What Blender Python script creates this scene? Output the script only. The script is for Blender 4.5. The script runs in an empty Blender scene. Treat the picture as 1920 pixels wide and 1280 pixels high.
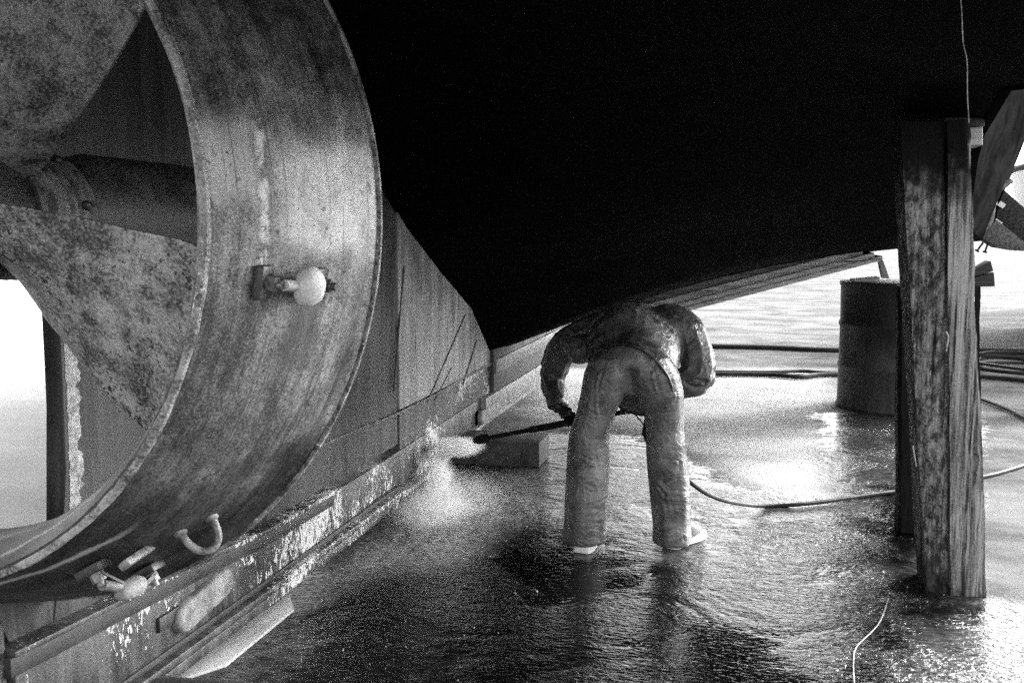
import bpy, bmesh, math, random
import numpy as np
from mathutils import Vector, Matrix, noise as mnoise

C = bpy.context.scene.collection
S = bpy.context.scene
R = math.radians
random.seed(7)

# ------------------------------------------------------------------ camera, sky, sun, exposure
CAM_H = 1.485
cam = bpy.data.cameras.new('camera'); cam.sensor_width = 36; cam.lens = 33.75
cam.clip_start = 0.05; cam.clip_end = 3000
camo = bpy.data.objects.new('camera', cam); C.objects.link(camo)
camo.location = (0, 0, CAM_H); camo.rotation_euler = (R(90 - 6.1515), 0, R(13.75))
S.camera = camo

SUN_EL, SUN_AZ = 26, 44            # elevation, compass angle clockwise from +Y
SKY_STRENGTH, SUN_STRENGTH = 0.15, 0.5
w = bpy.data.worlds.new('World'); S.world = w; w.use_nodes = True
nt = w.node_tree
sky = nt.nodes.new('ShaderNodeTexSky'); sky.sky_type = 'NISHITA'; sky.sun_disc = False
sky.sun_elevation = R(SUN_EL); sky.sun_rotation = R(SUN_AZ)
sky.air_density = 1.0; sky.dust_density = 4.0
bw = nt.nodes.new('ShaderNodeRGBToBW')
bg = nt.nodes['Background']; bg.inputs['Strength'].default_value = SKY_STRENGTH
nt.links.new(sky.outputs[0], bw.inputs[0]); nt.links.new(bw.outputs[0], bg.inputs['Color'])
sl = bpy.data.lights.new('sun', 'SUN'); sl.energy = SUN_STRENGTH; sl.angle = R(10)
so = bpy.data.objects.new('sun', sl); C.objects.link(so)
sd = Vector((math.sin(R(SUN_AZ)) * math.cos(R(SUN_EL)), math.cos(R(SUN_AZ)) * math.cos(R(SUN_EL)), math.sin(R(SUN_EL))))
so.rotation_euler = sd.to_track_quat('Z', 'Y').to_euler(); so.location = (8, -4, 9)
S.view_settings.view_transform = 'Standard'; S.view_settings.look = 'None'
S.view_settings.gamma = 1.0; S.view_settings.exposure = 3.2
S.cycles.use_denoising = False
S.cycles.max_bounces = 8; S.cycles.diffuse_bounces = 4; S.cycles.volume_bounces = 2
S.cycles.caustics_reflective = False; S.cycles.caustics_refractive = False

# ------------------------------------------------------------------ surveying helpers (photo point -> metres)
F = 1800.0
_p = math.atan(194 / F)
_az = np.array([0, -math.cos(_p), -math.sin(_p)])
_ay = np.array([443.0, -194.0, F]); _ay /= np.linalg.norm(_ay)
_ax = np.cross(_ay, _az); _ax = _ax if _ax[0] > 0 else -_ax
def ray(px, py):
    d = np.array([px - 960.0, py - 640.0, F])
    return Vector((float(d @ _ax), float(d @ _ay), float(d @ _az)))
def G(px, py, z=0.0):
    d = ray(px, py); t = (z - CAM_H) / d.z
    return Vector((d.x * t, d.y * t, z))
def PY(px, py, Y):
    d = ray(px, py); t = Y / d.y
    return Vector((d.x * t, Y, CAM_H + d.z * t))
def PX(px, py, X):
    d = ray(px, py); t = X / d.x
    return Vector((X, d.y * t, CAM_H + d.z * t))

# ------------------------------------------------------------------ object helpers
BASE = {}
def tag(o, label=None, cat=None, group=None, kind=None):
    if label: o['label'] = label
    if cat: o['category'] = cat
    if group: o['group'] = group
    if kind: o['kind'] = kind
    return o
def thing(name, loc, label, cat, group=None):
    o = bpy.data.objects.new(name, None); C.objects.link(o)
    o.location = loc; o.empty_display_size = 0.1
    BASE[o.name] = Vector(loc)
    return tag(o, label, cat, group)

class MB:
    """collects geometry in world metres"""
    def __init__(s): s.v = []; s.f = []; s.uv = []; s.mi = []
    def add(s, v, f, uv=None, mi=0):
        o = len(s.v); s.v += [Vector(p) for p in v]
        s.f += [tuple(i + o for i in q) for q in f]; s.mi += [mi] * len(f)
        s.uv += (uv if uv else [(0, 0)] * len(v))
    def hexa(s, a, b, mi=0):
        """a, b: two quads (4 points each) facing each other"""
        v = list(a) + list(b)
        s.add(v, [(3, 2, 1, 0), (4, 5, 6, 7), (0, 1, 5, 4), (1, 2, 6, 5), (2, 3, 7, 6), (3, 0, 4, 7)], mi=mi)
    def box(s, c, size, rot=(0, 0, 0), mi=0):
        from mathutils import Euler
        m = Euler(rot).to_matrix(); c = Vector(c); h = [x / 2 for x in size]
        q = lambda z: [c + m @ Vector((x * h[0], y * h[1], z * h[2])) for x, y in ((-1, -1), (1, -1), (1, 1), (-1, 1))]
        s.hexa(q(-1), q(1), mi)
    def loft(s, rings, caps=True, closed=True, uvs=None, mi=0):
        n = len(rings[0]); v = [p for r in rings for p in r]; f = []
        m = n if closed else n - 1
        for i in range(len(rings) - 1):
            for j in range(m):
                k = (j + 1) % n
                f.append((i * n + j, i * n + k, (i + 1) * n + k, (i + 1) * n + j))
        if caps and closed:
            f.append(tuple(range(n - 1, -1, -1))); f.append(tuple((len(rings) - 1) * n + j for j in range(n)))
        s.add(v, f, uvs, mi)
    def tube(s, path, rad, n=10, caps=True, mi=0, up=None, flat=1.0):
        path = [Vector(p) for p in path]; N = len(path)
        rr = rad if isinstance(rad, (list, tuple)) else [rad] * N
        T = [(path[min(i + 1, N - 1)] - path[max(i - 1, 0)]).normalized() for i in range(N)]
        u = Vector(up) if up else (Vector((0, 0, 1)) if abs(T[0].z) < .9 else Vector((1, 0, 0)))
        rings = []
        for i in range(N):
            u = (u - T[i] * u.dot(T[i])).normalized(); b = T[i].cross(u)
            r = rr[i]; ra, rb = r if isinstance(r, (list, tuple)) else (r, r * flat)
            rings.append([path[i] + u * (rb * math.sin(2 * math.pi * j / n)) + b * (ra * math.cos(2 * math.pi * j / n)) for j in range(n)])
        s.loft(rings, caps, mi=mi)
    def ball(s, c, r, n=14, m=9, mi=0, rot=None):
        r = r if isinstance(r, (list, tuple)) else (r, r, r); c = Vector(c); rings = []
        for i in range(1, m):
            t = math.pi * i / m
            ring = []
            for j in range(n):
                p = Vector((r[0] * math.sin(t) * math.cos(2 * math.pi * j / n), r[1] * math.sin(t) * math.sin(2 * math.pi * j / n), -r[2] * math.cos(t)))
                ring.append(c + (rot @ p if rot else p))
            rings.append(ring)
        s.loft(rings, True, mi=mi)
    def build(s, name, mats, parent=None, loc=None, smooth=True, bevel=0, remesh=0, smoothit=0, disp=None, angle=40, seg=2, subsurf=0):
        root = parent
        while root is not None and root.parent is not None: root = root.parent
        base = BASE.get(root.name, Vector((0, 0, 0))) if root is not None else Vector(loc or (0, 0, 0))
        me = bpy.data.meshes.new(name)
        me.from_pydata([tuple(p - base) for p in s.v], [], s.f)
        if any(u != (0, 0) for u in s.uv):
            l = me.uv_layers.new(name='UVMap')
            for lp in me.loops: l.data[lp.index].uv = s.uv[lp.vertex_index]
        mats = mats if isinstance(mats, (list, tuple)) else [mats]
        for m in mats: me.materials.append(m)
        if len(mats) > 1: me.polygons.foreach_set('material_index', s.mi)
        bm = bmesh.new(); bm.from_mesh(me)
        bmesh.ops.recalc_face_normals(bm, faces=bm.faces); bm.to_mesh(me); bm.free()
        o = bpy.data.objects.new(name, me); C.objects.link(o)
        if parent is not None: o.parent = parent
        elif loc is not None: o.location = base
        if parent is None: BASE[o.name] = base
        mods = False
        if bevel:
            b = o.modifiers.new('bevel', 'BEVEL'); b.width = bevel; b.segments = seg; b.limit_method = 'ANGLE'; b.angle_limit = R(30); mods = True
        if remesh:
            r = o.modifiers.new('remesh', 'REMESH'); r.mode = 'VOXEL'; r.voxel_size = remesh; mods = True
        if smoothit:
            r = o.modifiers.new('smooth', 'SMOOTH'); r.iterations = smoothit; r.factor = .5; mods = True
        if subsurf:
            r = o.modifiers.new('sub', 'SUBSURF'); r.levels = r.render_levels = subsurf; mods = True
        if mods:
            bpy.context.view_layer.update()
            dg = bpy.context.evaluated_depsgraph_get()
            me2 = bpy.data.meshes.new_from_object(o.evaluated_get(dg))
            o.modifiers.clear(); old = o.data; o.data = me2; me2.name = name; bpy.data.meshes.remove(old)
            me = me2
        if disp:
            nn = len(me.vertices)
            nor = [v.normal.copy() for v in me.vertices]
            for v, q in zip(me.vertices, nor): v.co += q * disp(v.co + base, q)
        if smooth:
            me.polygons.foreach_set('use_smooth', [True] * len(me.polygons))
            if not remesh and hasattr(me, 'set_sharp_from_angle'): me.set_sharp_from_angle(angle=R(angle))
        me.update()
        return o

# ------------------------------------------------------------------ materials (all neutral greys: the photograph is black and white)
class NT:
    def __init__(s, name):
        s.m = bpy.data.materials.new(name); s.m.use_nodes = True; s.t = s.m.node_tree
        s.b = s.t.nodes['Principled BSDF']; s.tc = s.t.nodes.new('ShaderNodeTexCoord')
    def link(s, a, b): s.t.links.new(a, b)
    def val(s, x, sock):
        if isinstance(x, (int, float)): sock.default_value = x
        elif isinstance(x, tuple): sock.default_value = x
        else: s.link(x, sock)
    def math(s, op, a, b=0.0, c=None, clamp=False):
        n = s.t.nodes.new('ShaderNodeMath'); n.operation = op; n.use_clamp = clamp
        s.val(a, n.inputs[0]); s.val(b, n.inputs[1])
        if c is not None: s.val(c, n.inputs[2])
        return n.outputs[0]
    def mapping(s, vec, scale=(1, 1, 1), rot=(0, 0, 0), loc=(0, 0, 0)):
        n = s.t.nodes.new('ShaderNodeMapping'); s.link(vec, n.inputs[0])
        n.inputs['Scale'].default_value = scale; n.inputs['Rotation'].default_value = rot; n.inputs['Location'].default_value = loc
        return n.outputs[0]
    def noise(s, scale, detail=4, rough=.6, dist=0, vec=None):
        n = s.t.nodes.new('ShaderNodeTexNoise'); s.link(vec if vec else s.tc.outputs['Object'], n.inputs['Vector'])
        n.inputs['Scale'].default_value = scale; n.inputs['Detail'].default_value = detail
        n.inputs['Roughness'].default_value = rough; n.inputs['Distortion'].default_value = dist
        return n.outputs['Fac']
    def vor(s, scale, vec=None, feature='F1'):
        n = s.t.nodes.new('ShaderNodeTexVoronoi'); n.feature = feature
        s.link(vec if vec else s.tc.outputs['Object'], n.inputs['Vector']); n.inputs['Scale'].default_value = scale
        return n.outputs['Distance']
    def ramp(s, x, lo, hi, a=0.0, b=1.0, smooth=True):
        n = s.t.nodes.new('ShaderNodeMapRange'); n.interpolation_type = 'SMOOTHSTEP' if smooth else 'LINEAR'
        s.val(x, n.inputs['Value']); n.inputs['From Min'].default_value = lo; n.inputs['From Max'].default_value = hi
        s.val(a, n.inputs['To Min']); s.val(b, n.inputs['To Max'])
        return n.outputs['Result']
    def mix(s, f, a, b):          # scalar mix
        n = s.t.nodes.new('ShaderNodeMix'); n.data_type = 'FLOAT'
        s.val(f, n.inputs[0]); s.val(a, n.inputs[2]); s.val(b, n.inputs[3])
        return n.outputs[0]
    def sep(s, vec):
        n = s.t.nodes.new('ShaderNodeSeparateXYZ'); s.link(vec, n.inputs[0]); return n.outputs
    def attr(s, name):
        n = s.t.nodes.new('ShaderNodeAttribute'); n.attribute_name = name; return n.outputs['Fac']
    def band(s, x, a, b, e):      # 1 inside [a,b], soft edge e
        return s.math('MULTIPLY', s.ramp(x, a - e, a + e), s.ramp(x, b - e, b + e, 1.0, 0.0))
    def out(s, col, rough=.6, bump=None, bstr=.4, bdist=.01, spec=.4, metal=0.0, coat=0.0):
        c = s.t.nodes.new('ShaderNodeCombineColor')
        for i in range(3): s.val(col, c.inputs[i])
        s.link(c.outputs[0], s.b.inputs['Base Color'])
        s.val(rough, s.b.inputs['Roughness']); s.val(metal, s.b.inputs['Metallic']); s.val(spec, s.b.inputs['Specular IOR Level'])
        if coat: s.b.inputs['Coat Weight'].default_value = coat; s.b.inputs['Coat Roughness'].default_value = .15
        if bump is not None:
            n = s.t.nodes.new('ShaderNodeBump'); n.inputs['Strength'].default_value = bstr; n.inputs['Distance'].default_value = bdist
            s.link(bump, n.inputs['Height']); s.link(n.outputs[0], s.b.inputs['Normal'])
        return s.m

def grunge(name, lo, hi, scale=6, grain=220, gamt=.35, rough=.6, spec=.4, bstr=.3, bdist=.004, metal=0.0,
           spots=None, stretch=(1, 1, 1), coat=0.0, streaks=0, scratch=0):
    t = NT(name); vec = t.mapping(t.tc.outputs['Object'], stretch)
    a = t.noise(scale, 6, .65, .3, vec); g = t.noise(grain, 2, .6)
    x = t.ramp(a, .3, .7)
    x = t.math('ADD', x, t.ramp(g, .3, .7, -gamt, gamt, smooth=False), clamp=True)
    if streaks:
        sk = t.noise(1.0, 5, .7, .15, t.mapping(t.tc.outputs['Object'], (9, 16, .9)))
        x = t.math('ADD', x, t.ramp(sk, .3, .7, -streaks, streaks), clamp=True)
    col = t.mix(x, lo, hi)
    if scratch:
        sc_ = t.noise(1.0, 2, .5, .1, t.mapping(t.tc.outputs['Object'], (30, 46, 2.2), (R(4), 0, 0)))
        col = t.mix(t.ramp(sc_, .66, .69, 0, scratch), col, .01)
    if spots:
        sc, thr, val, big = spots
        sp = t.noise(sc, 5, .7, .6, vec); mk = t.noise(big, 2)
        k = t.ramp(t.math('ADD', sp, t.math('MULTIPLY', mk, .5)), thr, thr + .03)
        col = t.mix(k, col, val)
    bm = t.math('ADD', t.math('MULTIPLY', a, .6), t.math('MULTIPLY', g, .4))
    return t.out(col, t.ramp(a, .3, .7, rough - .1, rough + .1), bm, bstr, bdist, spec, metal, coat)

M = {}
# hull: black bottom paint with fine pale grit
t = NT('hull_black_paint'); a = t.noise(3, 5, .6); v = t.noise(160, 1, .5)
col = t.mix(t.ramp(v, .72, .77), t.ramp(a, .3, .7, .001, .003), .07)
M['hull'] = t.out(col, .85, a, .2, .01, .02)
M['topside'] = grunge('worn_grey_topside', .003, .012, 2.5, 150, .3, .9, .0, .2, .003, stretch=(1, .4, 2))
# nozzle: pitted grey steel paint; UV.x = along the axis 0 aft..1 front, UV.y = angle / 360
t = NT('nozzle_pitted_steel'); uvn = t.sep(t.tc.outputs['UV'])
U = uvn[0]; Aang = t.math('MULTIPLY', uvn[1], 360.0)
big = t.noise(3.2, 5, .6, .4); mid = t.noise(16, 5, .7, .3); gr = t.noise(190, 3, .7)
wob = t.math('MULTIPLY', t.math('SUBTRACT', t.noise(9, 4, .6), .5), 1.0)
Aw = t.math('ADD', Aang, t.math('MULTIPLY', wob, 5.0)); Uw = t.math('ADD', U, t.math('MULTIPLY', wob, .10))
x = t.math('ADD', t.math('MULTIPLY', t.ramp(big, .3, .7), .45), t.math('MULTIPLY', t.ramp(mid, .3, .7), .30))
x = t.math('ADD', x, t.ramp(gr, .28, .72, -.30, .42, smooth=False), clamp=True)
stk = t.noise(1.0, 4, .65, .2, t.mapping(t.tc.outputs['UV'], (16, 22, 1)))
x = t.math('ADD', x, t.ramp(stk, .3, .7, -.16, .12), clamp=True)
x = t.math('POWER', x, 1.5)
col = t.mix(x, .007, .31)
patch = t.math('MULTIPLY', t.band(Aw, -5.2, 8.5, 2.2), t.band(Uw, .36, 1.1, .10))
patch2 = t.math('MULTIPLY', t.band(Aw, 1.0, 12, 2.5), t.band(Uw, -.1, .24, .05))
pcol = t.math('ADD', t.math('MULTIPLY', x, .26), .33)
col = t.mix(t.math('MULTIPLY', patch, t.ramp(mid, .3, .6, .6, .95)), col, pcol)
col = t.mix(t.math('MULTIPLY', patch2, .55), col, pcol)
seam = t.math('MULTIPLY', t.band(Uw, .245, .285, .012), t.math('MULTIPLY', t.band(Aw, -8, 14, 4), t.ramp(mid, .42, .55)))
col = t.mix(t.math('MULTIPLY', seam, .8), col, .5)
pits = t.ramp(t.math('ADD', t.noise(70, 4, .7, .5), t.math('MULTIPLY', big, .4)), .80, .84)
col = t.mix(t.math('MULTIPLY', pits, .75), col, .012)
drip = t.ramp(t.math('ADD', t.noise(1.0, 3, .6, .3, t.mapping(t.tc.outputs['UV'], (60, 9, 1))), t.math('MULTIPLY', mid, .25)), .72, .78)
col = t.mix(t.math('MULTIPLY', drip, .6), col, .02)
low_shade = t.ramp(t.math('ADD', Aw, t.math('MULTIPLY', wob, 26.0)), -26, -44)  # shade on the nozzle's underside put into its colour
col = t.mix(low_shade, col, t.math('MULTIPLY', col, .34))
# runs of dirt below the two brackets and scrapes near the bottom edge
run = t.math('MULTIPLY', t.band(Aw, -22, -8, 3), t.band(Uw, .42, .62, .07))
col = t.mix(t.math('MULTIPLY', run, .65), col, .03)
scr = t.math('MULTIPLY', t.band(t.math('ADD', Uw, t.math('MULTIPLY', Aang, -.006)), .50, .53, .012), t.band(Aang, -76, -52, 5))
col = t.mix(t.math('MULTIPLY', scr, .7), col, .4)
bmp = t.math('ADD', t.math('MULTIPLY', mid, .6), t.math('MULTIPLY', gr, .35))
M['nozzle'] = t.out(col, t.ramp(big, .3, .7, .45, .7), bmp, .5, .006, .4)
M['nozzle_edge'] = grunge('chipped_pale_rim', .03, .30, 13, 150, .4, .6, .4, .6, .006, spots=(60, .93, .7, 4))
M['blade'] = grunge('pitted_bronze_blade', .03, .32, 11, 130, .45, .5, .5, .6, .006, .25, spots=(75, .84, .008, 5))
M['blade_rough'] = grunge('scaled_bronze_blade', .012, .22, 16, 150, .5, .55, .5, .7, .008, .2, spots=(60, .90, .30, 3))
M['skeg'] = grunge('dark_grey_skeg_paint', .014, .075, 3, 170, .35, .6, .35, .25, .003, stretch=(1, 1, .35), spots=(30, 1.02, .25, 1.2), streaks=.4, scratch=.5)
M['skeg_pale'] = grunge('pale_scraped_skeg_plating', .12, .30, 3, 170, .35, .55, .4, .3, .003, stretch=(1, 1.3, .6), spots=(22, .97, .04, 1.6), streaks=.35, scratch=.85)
# keel: dark paint, flaked to pale primer in clumps
t = NT('flaked_keel_paint'); vec = t.mapping(t.tc.outputs['Object'], (1, 1, .45))
big = t.noise(2.6, 3, .5); fl = t.noise(58, 5, .7, .8, vec); gr = t.noise(180, 2)
col = t.math('ADD', t.ramp(t.noise(5, 4), .3, .7, .006, .05), t.ramp(gr, .3, .7, -.02, .03, smooth=False))
col = t.math('ADD', col, t.ramp(t.noise(1.0, 5, .7, .15, t.mapping(t.tc.outputs['Object'], (9, 18, 1.2))), .35, .7, -.02, .045))
col = t.math('MAXIMUM', col, .008)
k = t.ramp(t.math('ADD', fl, t.math('MULTIPLY', big, .95)), 1.105, 1.125)
col = t.mix(k, col, t.ramp(gr, .3, .7, .38, .6))
M['keel'] = t.out(col, t.mix(k, .5, .8), t.math('SUBTRACT', gr, t.math('MULTIPLY', k, .8)), .4, .004, .4)
M['bossing'] = grunge('black_bossing_paint', .012, .05, 5, 170, .35, .55, .35)
M['rope_guard'] = grunge('ribbed_grey_guard', .04, .2, 14, 160, .4, .5, .4)
M['anode'] = grunge('pale_zinc', .32, .52, 20, 170, .35, .65, .35, .5, .005)
M['anode_dull'] = grunge('dull_zinc', .09, .27, 14, 170, .4, .7, .3, .5, .005)
M['strap'] = grunge('dark_steel_strap', .004, .03, 20, 160, .4, .5, .5)
M['bolt'] = grunge('worn_steel', .06, .22, 30, 150, .3, .45, .5, metal=.4)
M['padeye'] = grunge('painted_padeye', .05, .2, 24, 150, .4, .5, .4)
# timber
def wood(name, lo, hi, axis='z', dark=None, scale=1.0, rough=.75, ends=None):
    st = {'z': (62, 62, 2.0), 'x': (2.0, 50, 50), 'y': (50, 2.0, 50)}[axis]
    t = NT(name); vec = t.mapping(t.tc.outputs['Object'], tuple(q * scale for q in st))
    fib = t.noise(1.0, 6, .7, .4, vec); big = t.noise(1.0, 6, .78, .25, t.mapping(t.tc.outputs['Object'], (30, 30, 15))); gr = t.noise(170, 2)
    x = t.math('ADD', t.math('MULTIPLY', t.ramp(fib, .36, .64), .85), t.ramp(gr, .3, .7, -.15, .3, smooth=False), clamp=True)
    col = t.mix(x, lo, hi)
    crack = t.ramp(t.noise(.40, 4, .6, .3, vec), .35, .375, 1.0, 0.0)
    col = t.mix(t.math('MULTIPLY', crack, .85), col, .006)
    if dark:
        k = t.ramp(t.math('ADD', big, t.math('MULTIPLY', fib, .25)), dark - .04, dark + .12)
        col = t.mix(k, col, t.math('MULTIPLY', col, .14))
    if ends:        # hull's shade put into the head's colour; soaked foot of a shore
        zz_ = t.math('ADD', t.sep(t.tc.outputs['Object'])[2], t.math('MULTIPLY', t.math('SUBTRACT', t.noise(9, 4), .5), .45))
        col = t.mix(t.ramp(zz_, ends[1] - .16, ends[1] + .10), col, .0025)
        col = t.mix(t.ramp(zz_, ends[0] - .06, ends[0] + .06, .8, 0.0), col, .006)
    return t.out(col, rough, t.math('SUBTRACT', fib, t.math('MULTIPLY', crack, .8)), .7, .006, .12)
M['wood_right'] = wood('weathered_grey_timber', .012, .32, ends=(.03, 1.72))
M['wood_left'] = wood('charred_mossy_timber', .010, .30, dark=.60, ends=(.12, 1.70))
M['wood_back'] = wood('dark_wet_timber', .003, .010)
M['wood_beam'] = wood('planed_beam_timber', .26, .60, 'x')
M['wood_beam_dim'] = wood('dull_beam_timber', .08, .24, 'x')
M['wood_wedge'] = wood('old_wedge_timber', .015, .06, 'x')
M['wood_pale'] = wood('pale_wedge_timber', .15, .4, 'x')
M['wood_fender'] = wood('dark_varnished_planks', .006, .06, 'y')
M['wood_fender_pale'] = wood('bleached_planks', .03, .16, 'y')
M['board'] = grunge('pale_bare_board', .30, .5, 9, 150, .3, .7, .3, stretch=(1, .3, 1), spots=(60, 1.02, .08, 6))
M['concrete'] = grunge('dark_stained_concrete', .002, .012, 3, 150, .35, .8, .25, .4, .006, stretch=(1, 1, .35), spots=(9, .98, .05, 1.4), streaks=.5)
t = NT('weathered_drum'); o3 = t.sep(t.tc.outputs['Object']); nn = t.noise(3, 5, .65, .5); g_ = t.noise(150, 2)
sk = t.noise(1.0, 5, .7, .2, t.mapping(t.tc.outputs['Object'], (14, 14, 1.6)))
lowz = t.ramp(t.math('ADD', o3[2], t.math('ADD', t.math('MULTIPLY', t.math('SUBTRACT', sk, .5), 1.1), t.math('MULTIPLY', t.math('SUBTRACT', nn, .5), .5))), .45, .72, 1.0, 0.0)
M['block'] = grunge('stained_block_timber', .015, .07, 6, 150, .35, .7, .3)
M['drum'] = t.out(t.mix(lowz, t.ramp(g_, .3, .7, .001, .006), t.math('ADD', t.ramp(sk, .3, .7, .006, .035), t.ramp(g_, .3, .7, -.01, .02))), .6, nn, .3, .01, .3)
M['rubber'] = grunge('black_rubber_log', .008, .04, 8, 150, .3, .5, .45)
M['hose'] = grunge('black_hose_rubber', .004, .012, 20, 150, .2, .6, .2)
M['hose_grey'] = grunge('dark_grey_hose', .012, .035, 20, 150, .2, .6, .3)
M['wire'] = grunge('pale_wire', .2, .4, 40, 150, .2, .6, .3)
M['cord'] = grunge('pale_cord', .06, .3, 60, 190, .3, .8, .2)
M['boat_white'] = grunge('white_boat_paint', .55, .75, 3, 120, .1, .5, .4, stretch=(1, .3, 3))
M['oil'] = grunge('grey_oilskin', .05, .13, 7, 170, .25, .50, .35, .25, .003)
M['oil_jacket'] = grunge('grey_oilskin_jacket', .045, .12, 7, 170, .25, .50, .35, .25, .003)
def oilskin(name, lo, hi):
    t = NT(name); big = t.noise(5, 4, .6, .3); g = t.noise(180, 2); v = t.vor(26, t.mapping(t.tc.outputs['Object'], (1, 1, .55), (0, R(20), 0)), 'DISTANCE_TO_EDGE')
    cr = t.math('MULTIPLY', t.ramp(v, 0, .16, 1.0, 0.0), t.ramp(t.noise(4.5, 3, .6), .45, .62))
    n_ = t.noise(1.0, 4, .6, 1.6, t.mapping(t.tc.outputs['Object'], (6, 6, 11)))
    x = t.math('ADD', t.ramp(big, .3, .7), t.ramp(g, .3, .7, -.3, .3, smooth=False), clamp=True)
    col = t.mix(t.math('MULTIPLY', cr, .35), t.mix(x, lo, hi), t.math('MULTIPLY', hi, 1.5) if not isinstance(hi, float) else hi * 1.5)
    return t.out(col, t.ramp(big, .3, .7, .28, .48), t.math('ADD', t.math('MULTIPLY', n_, 1.0), t.math('MULTIPLY', cr, .12)), .65, .022, .5)
M['oil'] = oilskin('grey_oilskin', .04, .15); M['oil_jacket'] = oilskin('grey_oilskin_jacket', .022, .10)
M['belt'] = grunge('dark_hem_band', .015, .04, 20, 170, .2, .4, .5)
M['skin'] = grunge('skin', .16, .22, 20, 200, .1, .5, .3)
M['glove'] = grunge('black_rubber_glove', .008, .02, 20, 200, .2, .4, .4)
M['hair'] = grunge('dark_hair', .01, .03, 60, 200, .2, .5, .3, stretch=(1, 1, .2))
M['boot'] = grunge('dark_boot', .005, .02, 20, 200, .2, .5, .4)
M['sole'] = grunge('white_boot_sole', .55, .7, 20, 200, .15, .6, .3)
M['chip'] = grunge('pale_paint_chips', .12, .45, 40, 150, .2, .6, .3)

# ------------------------------------------------------------------ ground: one sheet, wet near the keel, dry beyond
t = NT('slipway_concrete')
wet = t.attr('wet'); damp = t.attr('damp')
n1 = t.noise(2.2, 5, .65, .4); n2 = t.noise(14, 4, .7); gr = t.noise(140, 2, .7)
wv = t.math('ADD', wet, t.math('ADD', t.math('MULTIPLY', t.math('SUBTRACT', n1, .5), .55), t.math('MULTIPLY', t.math('SUBTRACT', n2, .5), .55)))
k = t.ramp(wv, .42, .62)
streak = t.noise(1.0, 5, .6, .5, t.mapping(t.tc.outputs['Object'], (.8, 1.5, 1)))
dry = t.math('ADD', t.math('ADD', t.math('ADD', t.ramp(streak, .36, .64, .085, .17), t.ramp(n1, .35, .65, -.025, .025)), t.math('MULTIPLY', t.ramp(t.sep(t.tc.outputs['Object'])[0], -2.2, -2.8), .48)), t.ramp(gr, .3, .7, -.05, .04, smooth=False))  # left of the keel the colour is raised to stand in for daylight
dry = t.math('MAXIMUM', dry, .02)
lit_k = t.ramp(t.math('ADD', t.attr('chalk'), t.math('MULTIPLY', t.math('SUBTRACT', n1, .5), .5)), .25, .85)  # pale patch below the hull: daylight put into the concrete colour
dry = t.mix(lit_k, dry, t.math('ADD', t.math('MULTIPLY', dry, 1.4), .26))
pit = t.ramp(t.noise(30, 3, .6), .70, .74); dry = t.mix(t.math('MULTIPLY', pit, .7), dry, .02)
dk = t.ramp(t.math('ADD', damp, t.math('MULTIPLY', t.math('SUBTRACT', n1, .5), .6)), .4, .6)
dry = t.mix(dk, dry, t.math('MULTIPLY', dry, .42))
dark_tone = t.ramp(t.math('ADD', t.attr('deep'), t.math('ADD', t.math('MULTIPLY', t.math('SUBTRACT', n1, .5), 1.5), t.math('MULTIPLY', t.math('SUBTRACT', n2, .5), .5))), .3, .8)  # near-black core: the hull's dark reflection put into the wet colour
ripple_tone = t.noise(1.0, 4, .7, .4, t.mapping(t.tc.outputs['Object'], (22, 46, 1)))  # stretched mottle: light and dark of ripples put into the wet colour
shn = t.ramp(t.math('ADD', t.attr('milky'), t.math('MULTIPLY', t.math('SUBTRACT', n2, .5), .5)), .2, .9)  # bright sheen beside the keel put into the wet colour
wcol = t.mix(dark_tone, t.ramp(ripple_tone, .35, .65, .014, .075), t.ramp(ripple_tone, .62, .74,   .002, .014))
wcol = t.mix(shn, wcol, t.ramp(ripple_tone, .35, .65, .08, .30))
rp = t.noise(1.0, 3, .6, .6, t.mapping(t.tc.outputs['Object'], (34, 60, 1)))
rp2 = t.noise(1.0, 2, .5, .3, t.mapping(t.tc.outputs['Object'], (9, 16, 1)))
h = t.math('ADD', t.math('MULTIPLY', rp, .7), t.math('MULTIPLY', rp2, .6))
h = t.math('MULTIPLY', h, t.math('MULTIPLY', t.mix(dark_tone, 1.0, .40), t.ramp(t.noise(1.7, 4, .6, .8), .40, .60, .25, 1.0)))
hh = t.mix(k, t.math('ADD', t.math('MULTIPLY', gr, .25), t.math('MULTIPLY', pit, -.4)), h)
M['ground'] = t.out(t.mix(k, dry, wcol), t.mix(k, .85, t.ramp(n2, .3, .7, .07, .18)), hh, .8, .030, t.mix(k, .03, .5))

def axis_samples(lo, hi, fine, far):
    a = list(np.arange(lo, hi + 1e-6, fine))
    s, x, d = [], hi, fine
    while x < far: d *= 1.35; x += d; s.append(x)
    l, x, d = [], lo, fine
    while x > -far: d *= 1.35; x -= d; l.append(x)
    return l[::-1] + a + s
gx = axis_samples(-5, 5, .08, 1500); gy = axis_samples(-1, 16, .08, 1500)
WET = [(-2.35, -.5), (-2.2, 3.5), (-2.2, 5.4), (-1.95, 6.2), (-1.6, 7.1), (-1.3, 7.2), (-.9, 7.2), (-.45, 6.75), (-.1, 5.95), (.25, 5.62), (.5, 5.8),
       (.50, 6.6), (.60, 8.5), (2.0, 8.9), (1.55, 7.0), (1.15, 5.6), (.93, 4.6), (1.02, 4.22), (1.5, 4.26), (3.2, 4.35), (3.4, -.5)]
HULL_REFL = [tuple(G(x, y)[:2]) for x, y in ((540, 1150), (640, 1075), (860, 1010), (1010, 950), (1120, 1010), (1250, 1060), (1380, 1130), (1480, 1250), (1700, 1130), (1600, 1000), (1660, 900), (1730, 950), (1760, 1130), (1930, 1125), (1930, 1190), (1780, 1150), (1700, 1300), (1600, 1500), (700, 1500), (480, 1330))]
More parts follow.
